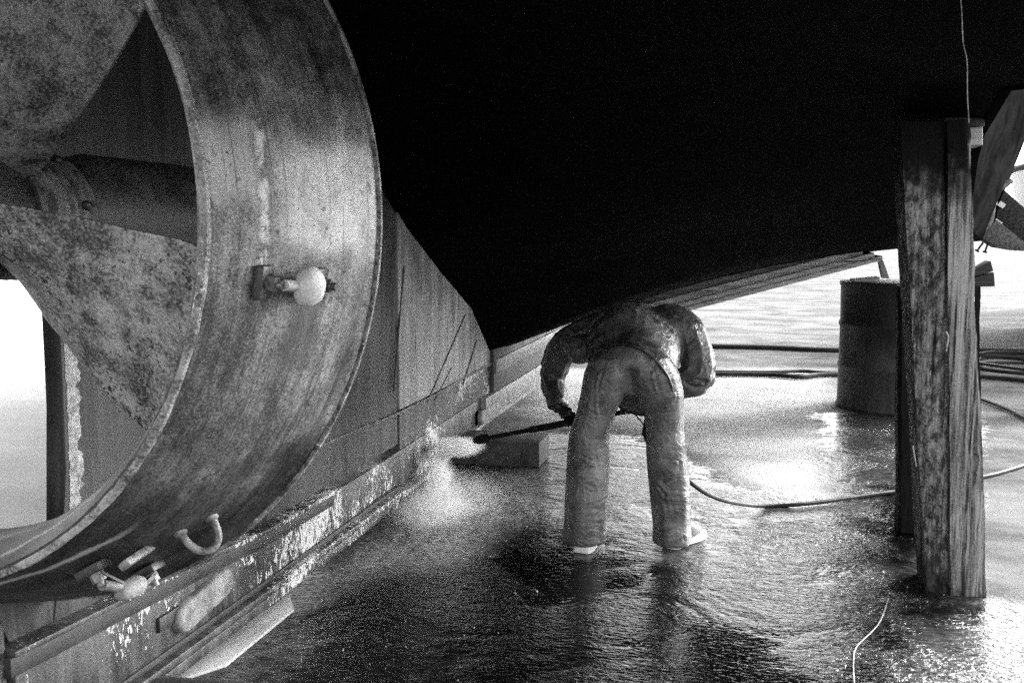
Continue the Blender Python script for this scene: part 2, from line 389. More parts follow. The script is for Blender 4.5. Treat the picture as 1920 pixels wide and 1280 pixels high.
DAMP = [tuple(G(x, y)[:2]) for x, y in ((1700, 590), (1850, 583), (2300, 560), (2300, 655), (1850, 650), (1700, 640))]
def sdf(X, Y, poly):
    d = np.full(X.shape, 1e9); ins = np.zeros(X.shape, bool)
    for i in range(len(poly)):
        (ax_, ay_), (bx, by) = poly[i], poly[(i + 1) % len(poly)]
        ex, ey = bx - ax_, by - ay_
        tt = np.clip(((X - ax_) * ex + (Y - ay_) * ey) / (ex * ex + ey * ey), 0, 1)
        d = np.minimum(d, np.hypot(X - ax_ - tt * ex, Y - ay_ - tt * ey))
        c = ((ay_ > Y) != (by > Y)) & (X < (bx - ax_) * (Y - ay_) / (by - ay_ + 1e-12) + ax_)
        ins ^= c
    return np.where(ins, d, -d)
XX, YY = np.meshgrid(np.array(gx), np.array(gy))
SHEEN = [tuple(G(x, y)[:2]) for x, y in ((540, 1128), (750, 950), (840, 890), (1010, 885), (1062, 950), (930, 1000), (860, 1060), (700, 1080), (560, 1128))]
sheenv = np.clip(.5 + sdf(XX, YY, SHEEN) / .55, 0, 1)
LIT_PATCH = [tuple(G(x, y)[:2]) for x, y in ((1000, 690), (1290, 690), (1572, 690), (1575, 720), (1572, 960), (1480, 950), (1290, 850), (1150, 800), (985, 800))]
lit_patchv = np.clip(.5 + sdf(XX, YY, LIT_PATCH) / .7, 0, 1)
hull_reflv = np.clip(.5 + sdf(XX, YY, HULL_REFL) / .5, 0, 1.2)
wetv = np.clip(.5 + sdf(XX, YY, WET) / 1.1, 0, 1.6); dampv = np.clip(.5 + sdf(XX, YY, DAMP) / 1.5, 0, 1)
nx, ny = len(gx), len(gy)
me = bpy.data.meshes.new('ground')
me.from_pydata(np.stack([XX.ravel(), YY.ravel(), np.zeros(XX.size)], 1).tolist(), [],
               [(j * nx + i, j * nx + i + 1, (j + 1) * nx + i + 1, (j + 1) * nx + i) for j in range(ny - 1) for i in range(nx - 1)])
for nm, arr in (('wet', wetv), ('damp', dampv), ('deep', hull_reflv), ('milky', sheenv), ('chalk', lit_patchv)):
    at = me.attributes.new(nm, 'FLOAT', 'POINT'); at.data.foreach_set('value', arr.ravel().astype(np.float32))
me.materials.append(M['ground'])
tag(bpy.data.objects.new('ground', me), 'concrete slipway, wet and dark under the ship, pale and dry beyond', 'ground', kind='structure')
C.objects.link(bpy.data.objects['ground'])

# ------------------------------------------------------------------ the ship
XC = -1.926                       # centre plane
XSK = -1.866                      # starboard face of the skeg
ZC = 1.542                        # shaft height
ship = thing('ship', (XC, 5.0, 0), 'black hulled ship on the slip with ducted propeller, skeg and long keel', 'ship')

ST = [  # Y, centre z, chine x, chine z, sheer x, sheer z
 (-1.2, 3.30, .20, 2.35, .45, 4.8), (0, 3.15, .42, 2.20, .75, 4.8), (1, 2.98, .55, 2.08, .95, 4.8), (2, 2.78, .66, 1.92, 1.15, 4.8),
 (3, 2.48, .78, 1.90, 1.35, 4.8), (4, 2.10, .94, 2.03, 1.6, 4.8), (4.685, 1.774, 1.0, 1.93, 1.75, 4.8), (5.114, 1.532, 1.07, 1.85, 1.88, 4.8),
 (5.75, 1.25, 1.19, 1.74, 2.05, 4.8), (6.381, .992, 1.30, 1.62, 2.3, 4.8), (6.872, .64, 1.42, 1.56, 2.45, 4.8), (7.4, .61, 1.55, 1.52, 2.6, 4.8),
 (8.2, .60, 1.76, 1.48, 2.85, 4.8), (9, .60, 1.97, 1.46, 3.05, 4.8), (9.8, .60, 1.85, 1.52, 3.05, 4.8), (11, .6, 1.15, 1.6, 2.5, 4.8), (12.5, .65, .1, 1.8, 1.5, 4.9),
 (14, .8, -.95, 2.1, .2, 5.1), (15.5, 1.2, -1.75, 2.7, -1.5, 5.3)]
NB = 10
mb = MB(); rings = []; side_s = []; side_p = []
for Y, zc, xc, zk, xs, zs in ST:
    half = []
    for i in range(NB):
        q = i / (NB - 1); half.append((XC + .05 + (xc - XC - .05) * q, zc + (zk - zc) * q + math.sin(math.pi * q) * (.16 if Y > 6 else .06)))
    up = [(xc + (xs - xc) * q, zk + (zs - zk) * q) for q in (0, .08, .16, .3, .5, .75, 1)]
    top = [(xs - .03, zs), (XC + .05, zs + .02)]
    low = [(2 * XC - x, z) for x, z in half][::-1] + half
    rings.append([Vector((x, Y, z)) for x, z in low] + [Vector((x, Y, z + .05)) for x, z in low][::-1])
    side_s.append([Vector((x, Y, z)) for x, z in up] + [Vector((x - .04, Y, z)) for x, z in up][::-1])
    side_p.append([Vector((2 * XC - x, Y, z)) for x, z in up] + [Vector((2 * XC - x + .04, Y, z)) for x, z in up][::-1])
mb.loft(rings, caps=True)
mb.build('hull', M['hull'], ship, angle=35)
mb = MB(); mb.loft(side_s, True); mb.loft(side_p, True)
a = [(xs - .05, Y, zs - .06) for Y, zc, xc, zk, xs, zs in ST]; 
mb.loft([[Vector((x, Y, z)), Vector((2 * XC - x, Y, z)), Vector((2 * XC - x, Y, z - .05)), Vector((x, Y, z - .05))] for x, Y, z in a], True)
Y, zc, xc, zk, xs, zs = ST[0]
mb.hexa([(xc - .02, Y - .03, zk + .02), (xs - .02, Y - .03, zs), (2 * XC - xs + .02, Y - .03, zs), (2 * XC - xc + .02, Y - .03, zk + .02)],
        [(xc - .02, Y + .01, zk + .02), (xs - .02, Y + .01, zs), (2 * XC - xs + .02, Y + .01, zs), (2 * XC - xc + .02, Y + .01, zk + .02)])
mb.build('topsides', M['topside'], ship, angle=35)

# skeg: aft plating (dark, nozzle shade put into its colour) and forward plating (pale), a welded seam between
zs = lambda Y: float(np.interp(Y, [s[0] for s in ST], [s[1] for s in ST])) + .12
def plate(name, mat, Ys, zlo, xface, aft=None, th=.094):
    mb = MB(); r = []
    for i, Y in enumerate(Ys):
        zt, zb = (zs(Y) if name != 'skeg_foot' else .533), zlo(Y)
        n = 10
        col = [zb + (zt - zb) * k / n for k in range(n + 1)]
        yy = [(Y + (aft(z) if (aft and i == 0) else 0)) for z in col]
        r.append([Vector((xface, a, z)) for a, z in zip(yy, col)] + [Vector((xface - th, a, z)) for a, z in zip(yy, col)][::-1])
    mb.loft(r, True)
    return mb.build(name, mat, ship, bevel=.008, angle=30)
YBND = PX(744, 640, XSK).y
plate('skeg', M['skeg'], [2.30, 2.9, 3.4, 3.9, 4.4, YBND], lambda Y: .34, XSK, th=.062, aft=lambda z: -.10 * max(0, (.95 - z) / .6) ** 2)
plate('skeg_foot', M['keel'], [YBND + .003, 5.2, 5.6, 6.0, 6.4, 6.9], lambda Y: .28, XSK + .010, th=.114)
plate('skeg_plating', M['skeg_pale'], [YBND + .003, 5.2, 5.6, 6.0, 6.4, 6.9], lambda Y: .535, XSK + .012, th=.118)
# peeled primer strip on the aft corner of the skeg
mb = MB(); rr = random.Random(3)
prof = [(.60 + .95 * i / 120) for i in range(121)]
yaft = lambda z: 2.305 - .10 * max(0, (.95 - z) / .6) ** 2
a = [Vector((XSK + .002, yaft(z) + .004 + .010 * abs(mnoise.noise(Vector((0, 3, z * 22)))) + .012 * max(0, mnoise.noise(Vector((1, 0, z * 6)))), z)) for z in prof]
b = [Vector((XSK + .002, yaft(z) + .058 + .026 * mnoise.noise(Vector((5, 0, z * 14))) + .022 * mnoise.noise(Vector((7, 0, z * 55))) + .02 * max(0, .9 - z), z)) for z in prof]
b2 = [p - Vector((.006, 0, 0)) for p in b]; a2 = [p - Vector((.006, 0, 0)) for p in a]
mb.loft([[p, q, q2, p2] for p, q, q2, p2 in zip(a, b, b2, a2)], True)
mb.build('peeled_primer', M['chip'], ship, smooth=False)
# weld seam along the skeg
mb = MB(); mb.tube([Vector((XSK + .014 + (.004 if Y > 4.66 else -.010), Y, .535 + .012 * math.sin(Y * 2.1))) for Y in np.arange(3.3, 6.9, .06)], .008, 6)
mb.build('weld_seam', M['padeye'], ship)
# vertical rub strips / plate laps on the pale plating
for (x0, y0, x1, y1, r_) in ((872, 590, 802, 752, .006), (893, 640, 868, 720, .007), (846, 690, 815, 750, .004), (757, 500, 738, 735, .006)):
    A_, B_ = PX(x0, y0, XSK + .014), PX(x1, y1, XSK + .014)
    mb = MB(); mb.tube([A_.lerp(B_, q / 6) for q in range(7)], r_, 6)
    mb.build('plate_lap', M['skeg'], ship)
# shaft bossing and rope guard
mb = MB(); rg = []
for Y, r_ in ((2.30, .165), (2.42, .19), (2.9, .193), (3.4, .185), (3.9, .16), (4.4, .10), (4.75, .055)):
    rg.append([Vector((XC + .012 + r_ * math.cos(q * math.pi / 16), Y, ZC + r_ * math.sin(q * math.pi / 16))) for q in range(32)])
mb.loft(rg); mb.build('bossing', M['bossing'], ship)
mb = MB(); rg = []
for i in range(25):
    Y = 2.12 + .0085 * i; r_ = .155 + .012 * (0.5 + .5 * math.sin(i * 1.5)) + .0006 * i
    rg.append([Vector((XC + .012 + r_ * math.cos(q * math.pi / 20), Y, ZC + r_ * math.sin(q * math.pi / 20))) for q in range(40)])
mb.loft(rg); guard = mb.build('rope_guard', M['rope_guard'], ship)
for aa in (62, 10):
    cc = Vector((XC + .012 + .172 * math.cos(R(aa)), 2.275, ZC + .172 * math.sin(R(aa))))
    mb = MB(); mb.ball(cc, .016, 8, 6); mb.build('guard_bolt', M['strap'], guard)

# keel: web, top ledge, shoe plates
keel_pts = MB()
def profile(Ys, prof):            # prof(Y) -> list of (x, z) closed outline
    mb = MB(); mb.loft([[Vector((x, Y, z)) for x, z in prof(Y)] for Y in Ys], True); return mb
ztop = lambda Y: float(np.interp(Y, [2.0, 3.0, 3.36, 4.7, 7, 20], [.426, .372, .345, .33, .36, .42]))
zbot = lambda Y: float(np.interp(Y, [2.0, 4.86, 4.9, 5.6, 6.6, 20], [.132, .132, .085, .10, .17, .17]))
kx = lambda Y: float(np.interp(Y, [2, 4.0, 4.7, 20], [-1.828, -1.828, -1.846, -1.846]))
Yk = [2.02, 2.4, 3.0, 3.36, 4.0, 4.7, 5.2, 5.6, 6.0, 6.6, 7.2]
keel = profile(Yk, lambda Y: [(kx(Y), zbot(Y)), (kx(Y), ztop(Y) - .02), (2 * XC - kx(Y), ztop(Y) - .02), (2 * XC - kx(Y), zbot(Y))]).build('keel', M['keel'], ship, bevel=.006, angle=30)
led = MB()
yl = [2.0, 2.4, 3.0, 3.36, 3.7, 4.0]
led.loft([[Vector((x, Y, z)) for x, z in ((-1.806, ztop(Y) - .018), (-1.806, ztop(Y)), (2 * XC + 1.806, ztop(Y)), (2 * XC + 1.806, ztop(Y) - .018))] for Y in yl], True)
led.build('top_ledge', M['keel'], keel, bevel=.004)
sb = MB(); sb.loft([[Vector((x, Y, z)) for x, z in ((-1.822, ztop(Y) - .075), (-1.822, ztop(Y) - .019), (2 * XC + 1.822, ztop(Y) - .019), (2 * XC + 1.822, ztop(Y) - .075))] for Y in yl], True)  # black strip added for the shade under the ledge
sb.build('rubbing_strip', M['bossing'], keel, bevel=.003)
sb = MB(); sb.loft([[Vector((x, Y, z)) for x, z in ((-1.818, .117), (-1.818, .138), (2 * XC + 1.818, .138), (2 * XC + 1.818, .117))] for Y in (2.02, 3, 4, 4.84)], True)  # black strip added for the shadow line above the shoe plates
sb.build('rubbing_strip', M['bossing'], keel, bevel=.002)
for i, (xo, za, zb_, ye) in enumerate(((.040, .088, .116, 4.86), (.028, .036, .078, 4.80))):
    f_ = profile([2.02, 3.0, 4.0, ye], lambda Y: [(-1.828 + xo, za), (-1.828 + xo, zb_), (2 * XC + 1.828 - xo, zb_), (2 * XC + 1.828 - xo, za)])
    f_.build('shoe_plate', M['keel'], keel, bevel=.005)
f_ = profile([4.9, 5.6, 6.6, 8.3], lambda Y: [(-1.812, zbot(Y) - .03), (-1.812, zbot(Y) - .002), (2 * XC + 1.812, zbot(Y) - .002), (2 * XC + 1.812, zbot(Y) - .03)])
f_.build('false_keel', M['wood_pale'], keel, bevel=.004)
# box keel further forward
bk = lambda x, a, b: (lambda Y: [(x, a), (x, b), (2 * XC - x, b), (2 * XC - x, a)])
profile([6.88, 7.4, 9, 12, 14.5], bk(-1.822, .172, .66)).build('box_keel', M['skeg'], ship, bevel=.006)
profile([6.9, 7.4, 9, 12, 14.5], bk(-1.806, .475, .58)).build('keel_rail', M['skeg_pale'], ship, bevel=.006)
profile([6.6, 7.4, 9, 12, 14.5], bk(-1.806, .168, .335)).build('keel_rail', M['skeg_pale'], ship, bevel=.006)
# zinc anodes on the keel: rounded bars on short straps
def keel_anode(p0, p1, hw, x):
    mb = MB(); a, b = Vector(p0), Vector(p1); d = (b - a).normalized(); n = Vector((0, -d.z, d.y))
    out = []
    for k in range(13): q = -math.pi / 2 + math.pi * k / 12; out.append(b + d * (hw * math.cos(q)) + n * (hw * math.sin(q)))
    for k in range(13): q = math.pi / 2 + math.pi * k / 12; out.append(a + d * (hw * math.cos(q)) + n * (hw * math.sin(q)))
    ctr = (a + b) / 2; lay = []
    for dx, sc in ((0, 1.0), (.018, 1.0), (.027, .95), (.030, .86)):
        lay.append([Vector((x + dx, ctr.y + (p.y - ctr.y) * (1 - (1 - sc) * .5), ctr.z + (p.z - ctr.z) * sc)) for p in out])
    mb.loft(lay, True); o = mb.build('anode', M['anode_dull'], keel, angle=50)
    mb = MB(); mb.box((x + .006, a.y - hw - .05, a.z - (d.z * .05)), (.012, .14, .045)); mb.box((x + .006, b.y + hw + .03, b.z), (.012, .12, .045))
    return o
keel_anode(PX(352, 1158, -1.80), PX(425, 1092, -1.80), .050, -1.827)
keel_anode(PX(906, 783, -1.80), PX(934, 766, -1.80), .052, -1.827)
mb = MB(); p = PX(320, 1160, -1.815); mb.box((-1.822, p.y, p.z), (.014, .12, .05)); mb.build('anode_strap', M['strap'], keel, bevel=.004)
# pedestal carrying the nozzle
mb = MB(); mb.hexa([(-1.87, 2.06, .40), (-1.87, 2.9, .36), (2 * XC + 1.87, 2.9, .36), (2 * XC + 1.87, 2.06, .40)],
                   [(-1.88, 1.95, .70), (-1.88, 2.3, .56), (2 * XC + 1.88, 2.3, .56), (2 * XC + 1.88, 1.95, .70)])
mb.build('pedestal', M['skeg'], ship, bevel=.01)
# dark heel fitting at the aft end of the keel
mb = MB(); mb.hexa([(-1.84, 1.86, .05), (-1.84, 2.01, .05), (-2.02, 2.01, .05), (-2.02, 1.86, .05)], [(-1.84, 1.90, .52), (-1.84, 2.01, .50), (-2.02, 2.01, .50), (-2.02, 1.90, .52)])
mb.tube([(-1.93, 1.90, .42), (-1.93, 1.90, .62)], .05, 16)
mb.build('heel_fitting', M['keel'], ship, bevel=.012)

# nozzle
Y0, Y1 = 1.74, 2.21
R_out = [(0, .868), (.03, .876), (.10, .893), (.27, .935), (.285, .938), (.5, .982), (.75, 1.022), (.93, 1.040), (.955, 1.050), (1.0, 1.050)]
R_in = [(1.0, 1.02), (.9, .93), (.7, .83), (.5, .795), (.25, .80), (.06, .835), (.0, .850)]
def ring_uv(pts, n=160):
    rg, uv = [], []
    for u, r_ in pts:
        rg.append([Vector((XC + r_ * math.cos(2 * math.pi * j / n), Y0 + (Y1 - Y0) * u, ZC + r_ * math.sin(2 * math.pi * j / n))) for j in range(n)])
        uv += [(u, ((j / n + .5) % 1) - .5) for j in range(n)]
    return rg, uv
rg, uv = ring_uv(R_out + R_in + [R_out[0]])
mb = MB(); mb.loft(rg, caps=False, uvs=uv)
def dent(p, q):
    return .004 * mnoise.noise(p * 3.1) + .0015 * mnoise.noise(p * 14)
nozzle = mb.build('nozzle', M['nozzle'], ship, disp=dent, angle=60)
rg, _ = ring_uv([(-.010, .857), (-.016, .864), (-.010, .873), (.012, .875), (.012, .857), (-.010, .857)])
mb = MB(); mb.loft(rg, caps=False)
mb.build('aft_rim', M['nozzle_edge'], nozzle, disp=lambda p, q: .0035 * mnoise.noise(p * 22) + .0015 * mnoise.noise(p * 60))
rg, _ = ring_uv([(.985, 1.05), (.985, 1.06), (1.01, 1.06), (1.01, 1.03), (.985, 1.03)])
mb = MB(); mb.loft(rg, caps=False); mb.build('front_rim', M['nozzle_edge'], nozzle)
# nozzle fittings: frame at angle a, axial u -> point, outward normal, tangents
def noz(a, u, off=0.0):
    r_ = float(np.interp(u, [q[0] for q in R_out], [q[1] for q in R_out])) + off
    c_, s_ = math.cos(R(a)), math.sin(R(a))
    return Vector((XC + r_ * c_, Y0 + (Y1 - Y0) * u, ZC + r_ * s_)), Vector((c_, 0, s_)), Vector((-s_, 0, c_))
def noz_anode(a, u0, u1, ub, flat):
    # dark pad plates and strap
    for u in (u0, u1):
        p, n, tg = noz(a, u, .008); ax_ = Vector((0, 1, 0))
        q = lambda h: [p + n * h + ax_ * (sx * .026) + tg * (sy * .036) for sx, sy in ((-1, -1), (1, -1), (1, 1), (-1, 1))]
        mb = MB(); mb.hexa(q(-.012), q(.010)); mb.build('anode_pad', M['strap'], nozzle, bevel=.004)
    mb = MB(); path = []
    for k in range(13):
        u = u0 + (u1 - u0) * k / 12; p, n, tg = noz(a, u, .022 + .035 * math.sin(math.pi * k / 12)); path.append(p)
    pr = [[p + noz(a, 0)[2] * sx * .017 + noz(a, 0)[1] * sz * .005 for sx, sz in ((-1, -1), (1, -1), (1, 1), (-1, 1))] for p in path]
    mb.loft(pr, True); mb.build('anode_bar', M['strap'], nozzle)
    for u in (u0, u1):
        p, n, tg = noz(a, u, .018); mb = MB(); mb.tube([p, p + n * .022], .017, 6); mb.tube([p + n * .018, p + n * .034], .010, 10)
        mb.build('bolt', M['bolt'], nozzle)
    p, n, tg = noz(a, ub, .055); m = Matrix((tg, Vector((0, 1, 0)), n)).transposed()
    mb = MB(); mb.ball(p, (.044, .042, .034) if not flat else (.030, .050, .026), 24, 14, rot=m)
    p2, _, _ = noz(a, ub - .12 if not flat else ub - .17, .05)
    mb.tube([p2, p], [(.016, .012), (.018, .014)], 12)
    mb.build('anode', M['anode_dull' if flat else 'anode'], nozzle, disp=lambda q, w_: .003 * mnoise.noise(q * 40))
noz_anode(-9.2, .255, .56, .39, False)
noz_anode(-60.5, .28, .62, .45, True)
# padeye loop
p, n, tg = noz(-50.5, .52); p2, n2, _ = noz(-47, .62)
mb = MB(); a_, b_ = p - n * .01, p2 - n2 * .01; path = []
mid_ = (a_ + b_) / 2; hx = (b_ - a_) / 2
for k in range(19):
    q = math.pi * k / 18; path.append(mid_ - hx * math.cos(q) * 1.0 + (n * .075 + tg * -.01) * math.sin(q) ** .7)
mb.tube(path, .0095, 10); mb.ball(a_, .020, 10, 7); mb.ball(b_, .020, 10, 7)
mb.build('padeye', M['padeye'], nozzle)
p, n, tg = noz(-55, .42, .004); mb = MB()
mb.box(p, (.02, .2, .03), (0, R(50), R(8))); mb.build('lug', M['padeye'], nozzle, bevel=.006)

# propeller: hub and four wide helicoidal blades
prop = None
mb = MB(); rg = []
for Y, r_ in ((1.52, .03), (1.54, .07), (1.60, .115), (1.70, .15), (1.74, .175), (1.80, .185), (2.05, .185), (2.10, .17)):
    rg.append([Vector((XC + r_ * math.cos(q * math.pi / 20), Y, ZC + r_ * math.sin(q * math.pi / 20))) for q in range(40)])
mb.loft(rg); prop = mb.build('propeller', M['bossing'], ship)
P2 = .27
def blade(center_deg):
    mb = MB(); nr, ntc = 26, 26; top, bot = [], []
    for i in range(nr + 1):
        q = i / nr; r_ = .15 + (.782 - .15) * q
        hi_ = R(float(np.interp(r_, [.15, .2, .4, .6, .75, .782], [34, 31, 25, 21, 19.5, 18.5])))
        lo_ = R(float(np.interp(r_, [.15, .2, .4, .6, .75, .782], [30, 33, 28, 25, 22.5, 20.5])))
        th = .022 * (1 - q) + .006
        rt, rb = [], []
        for j in range(ntc + 1):
            s_ = -1 + 2 * j / ntc; ph = (hi_ if s_ > 0 else lo_) * s_
            ang = R(center_deg) + ph
            Y = 1.955 - P2 * ph; hgt = th * (1 - abs(s_) ** 2.2) + .004
            rt.append(Vector((XC + r_ * math.cos(ang), Y - hgt, ZC + r_ * math.sin(ang))))
            rb.append(Vector((XC + r_ * math.cos(ang), Y + hgt, ZC + r_ * math.sin(ang))))
        top.append(rt + rb[::-1])
    mb.loft(top, True)
    return mb
for k, mt in ((-24.5, 'blade'), (65.5, 'blade_rough'), (155.5, 'blade'), (245.5, 'blade')):
    blade(k).build('blade', M[mt], prop, angle=50, disp=lambda p, q: .0025 * mnoise.noise(p * 20))

# ------------------------------------------------------------------ keel blocks
def block(name, pts_lo, h, mat, label, cat, bevel=.01, group=None):
    c = sum((Vector(p) for p in pts_lo), Vector()) / 4; c.z = 0
    mb = MB(); mb.hexa([(p[0], p[1], 0) for p in pts_lo], [(p[0], p[1], h) for p in pts_lo])
    o = mb.build(name, mat, None, loc=c, bevel=bevel, disp=lambda p, q: .004 * mnoise.noise(p * 9)); return tag(o, label, cat, group)
block('keel_block', [(-2.75, 5.92, 0), (-1.28, 5.98, 0), (-1.28, 6.32, 0), (-2.75, 6.26, 0)], .165, [M['block']],
      'dark square keel block under the keel, left of the worker', 'keel block')
mb = MB(); c0 = G(468, 1352); d_ = Vector((-1, -.05, 0)).normalized()
prof = []
for k in range(9):
    q = k / 8; prof.append((q * .16, (.040 * math.sqrt(1 - (1 - q) ** 2) + .010)))
prof += [(.4, .050), (.62, .050)]
rgs = []
for s_, r_ in prof:
    cc = c0 + d_ * s_; rgs.append([cc + Vector((-d_.y, d_.x, 0)) * (r_ * 2.1 * math.cos(2 * math.pi * j / 24)) + Vector((0, 0, .051 + r_ * math.sin(2 * math.pi * j / 24) * (1.0))) for j in range(24)])
mb.loft(rgs); o = mb.build('bumper_log', M['rubber'], None, loc=(c0.x, c0.y, 0), disp=lambda p, q: .004 * mnoise.noise(p * 12))
tag(o, 'black round-ended log lying under the near end of the keel', 'log')

mb = MB(); q_ = [G(290, 1294), G(424, 1250), G(551, 1146), G(543, 1118), G(400, 1214)]  # thin pale strip lying flat beside the keel
mb.loft([q_, [p + Vector((0, 0, .012)) for p in q_]], True)
tag(mb.build('board', M['board'], None, loc=tuple(sum(q_, Vector()) / 5), bevel=.002), 'pale flat board on the ground along the near end of the keel', 'board')  # 'board' here is only a thin pale strip on the ground
# ------------------------------------------------------------------ shore posts
def post(name, quad_top, quad_bot, mat, label, group):
    c = sum((Vector(p) for p in quad_bot), Vector()) / 4
    mb = MB(); N = 60; rings = []
    for i in range(N + 1):
        q = i / N; ring = []
        for j in range(4):
            a, b = [Vector(quad_bot[j]).lerp(Vector(quad_top[j]), q), Vector(quad_bot[(j + 1) % 4]).lerp(Vector(quad_top[(j + 1) % 4]), q)]
            for k in range(6): 
                pt = a.lerp(b, (k + .5 * (0 if k else .35)) / 6) if k == 0 else a.lerp(b, k / 6)
                ring.append(pt)
        rings.append(ring)
    mb.loft(rings, True)
    def rough(p, nrm):
        return .009 * mnoise.noise(Vector((p.x * 9, p.y * 9, p.z * 2.2))) + .005 * mnoise.noise(Vector((p.x * 40, p.y * 40, p.z * 6))) + .003 * mnoise.noise(p * 45)
    o = mb.build(name, mat, None, loc=(c.x, c.y, min(p[2] for p in quad_bot)), disp=rough, angle=50)
    return tag(o, label, 'timber post', group)
def q4(xl, xr, y, Y, th, ztilt=None):
    a, b = PY(xl, y, Y), PY(xr, y, Y); z = (a.z + b.z) / 2; a.z = b.z = z
    d = Vector((a.x, a.y, 0)).normalized()
    side = Vector((.0, 1, 0))
    return [a, b, b + side * th, a + side * th]
yb = G(1800, 1117).y
def foot(q): 
    return [Vector((p.x, p.y, 0.0)) for p in q]
post('timber_post', q4(1775, 1818, 226, yb + .02, .16), foot(q4(1781, 1851, 1117, yb, .17)), M['wood_right'],
     'pale grained timber post propping the hull, right one of the pair', 'timber shores')
post('timber_post', q4(1686, 1773, 228, yb + .03, .22), foot(q4(1735, 1779.5, 1112, yb + .03, .22)), M['wood_left'],
     'blotched charred timber post beside the pale one, left of the pair', 'timber shores')
pb = G(1700, 1000)
post('timber_post', q4(1688, 1838, 538, pb.y - .16, .14), foot(q4(1684, 1842, 1000, pb.y, .14)), M['wood_back'],
     'short broad near-black timber standing in shade behind the other posts', 'timber shores')
yw = pb.y - .12
for quad, lab in ((((1815, 514), (1858, 489), (1863, 508), (1815, 522)), 'upper dark tapered wedge poking out right of the posts'),
                  (((1815, 524), (1864, 510), (1866, 537), (1815, 538)), 'lower thicker dark wedge poking out right of the posts')):
    v = [PY(x, y, yw) for x, y in quad]; mb = MB(); mb.hexa(v, [u + Vector((0, .12, 0)) for u in v])
    tag(mb.build('wedge', M['wood_wedge'], None, loc=tuple(sum(v, Vector()) / 4), bevel=.003), lab, 'wedge', 'wedges on the rear shore')
# wedge between the posts and the hull
for xa, xb, ya, yb2, Yw, mt, lab in ((1820, 1844, 204, 236, 4.40, 'wood_wedge', 'dark packing block sticking out beside the top of the pale post'),
        (1820, 1841, 241, 271, 4.36, 'wood_pale', 'pale packing block sticking out beside the top of the pale post')):
    p = PY(xa, ya, Yw); q = PY(xb, yb2, Yw); mb = MB(); L_ = Vector((-.10 if xa > 1800 else 0, 0, 0))
    mb.hexa([p + L_, Vector((q.x, Yw, p.z + .006)), Vector((q.x, Yw + .14, p.z + .006)), Vector((p.x, Yw + .14, p.z)) + L_], [Vector((p.x, Yw, q.z)) + L_, Vector((q.x + .004, Yw, q.z - .003)), Vector((q.x + .004, Yw + .14, q.z - .003)), Vector((p.x, Yw + .14, q.z)) + L_])
    tag(mb.build('wedge', M[mt], None, loc=((p.x + q.x) / 2, Yw + .07, q.z), bevel=.003, smooth=False), lab, 'wedge', 'wedges on the shores')

# ------------------------------------------------------------------ concrete bilge block, beam and wedges
bl0 = G(1575, 776); DR = .46
dc = Vector((bl0.x + DR + .012, bl0.y + DR * .95, 0)); zt = PY(1620, 527, dc.y).z
drum = thing('drum', dc, 'dark weathered drum standing on the concrete behind the timber posts', 'drum')
prof = [(0, DR - .03), (.0, DR), (.025, DR + .012), (.05, DR)]
for zc_ in (zt * .34, zt * .67): prof += [(zc_ - .03, DR), (zc_ - .012, DR + .010), (zc_ + .012, DR + .010), (zc_ + .03, DR)]
prof += [(zt - .04, DR), (zt - .02, DR + .012), (zt, DR + .010), (zt, DR - .01)]
mb = MB(); mb.loft([[Vector((dc.x + r_ * math.cos(2 * math.pi * j / 64), dc.y + r_ * math.sin(2 * math.pi * j / 64), z)) for j in range(64)] for z, r_ in prof], True)
mb.build('shell', M['drum'], drum, disp=lambda p, q: .006 * mnoise.noise(p * 4) + .003 * mnoise.noise(p * 13), angle=50)
mb = MB(); mb.loft([[Vector((dc.x + r_ * math.cos(2 * math.pi * j / 64), dc.y + r_ * math.sin(2 * math.pi * j / 64), z)) for j in range(64)] for z, r_ in ((zt - .006, DR - .015), (zt + .003, DR - .02), (zt + .004, .02))], True)
mb.build('lid', M['wood_beam_dim'], drum)
# thin broken board on the block
mb = MB(); yb3 = dc.y - .30; p, q = PY(1600, 527, yb3), PY(1650, 521, yb3)
mb.hexa([(p.x, yb3, zt + .006), (q.x, yb3, zt + .006), (q.x, yb3 + .3, zt + .006), (p.x, yb3 + .3, zt + .006)], [(p.x + .02, yb3, zt + .024), (q.x, yb3, zt + .050), (q.x, yb3 + .3, zt + .045), (p.x, yb3 + .3, zt + .022)])
tag(mb.build('packing_board', M['wood_pale'], None, loc=((p.x + q.x) / 2, yb3, zt + .006), bevel=.003), 'thin split board lying on top of the dark drum', 'board')
mb = MB(); yw = dc.y - .2; p, q, r2, s2 = PY(1648, 490, yw), PY(1656, 488, yw), PY(1668, 522, yw), PY(1655, 522, yw)
mb.hexa([p, q, r2, s2], [v + Vector((0, .12, 0)) for v in (p, q, r2, s2)])
tag(mb.build('wedge', M['wood_pale'], None, loc=tuple((r2 + s2) / 2), bevel=.003), 'small pale upright wedge on the drum under the beam end', 'wedge')
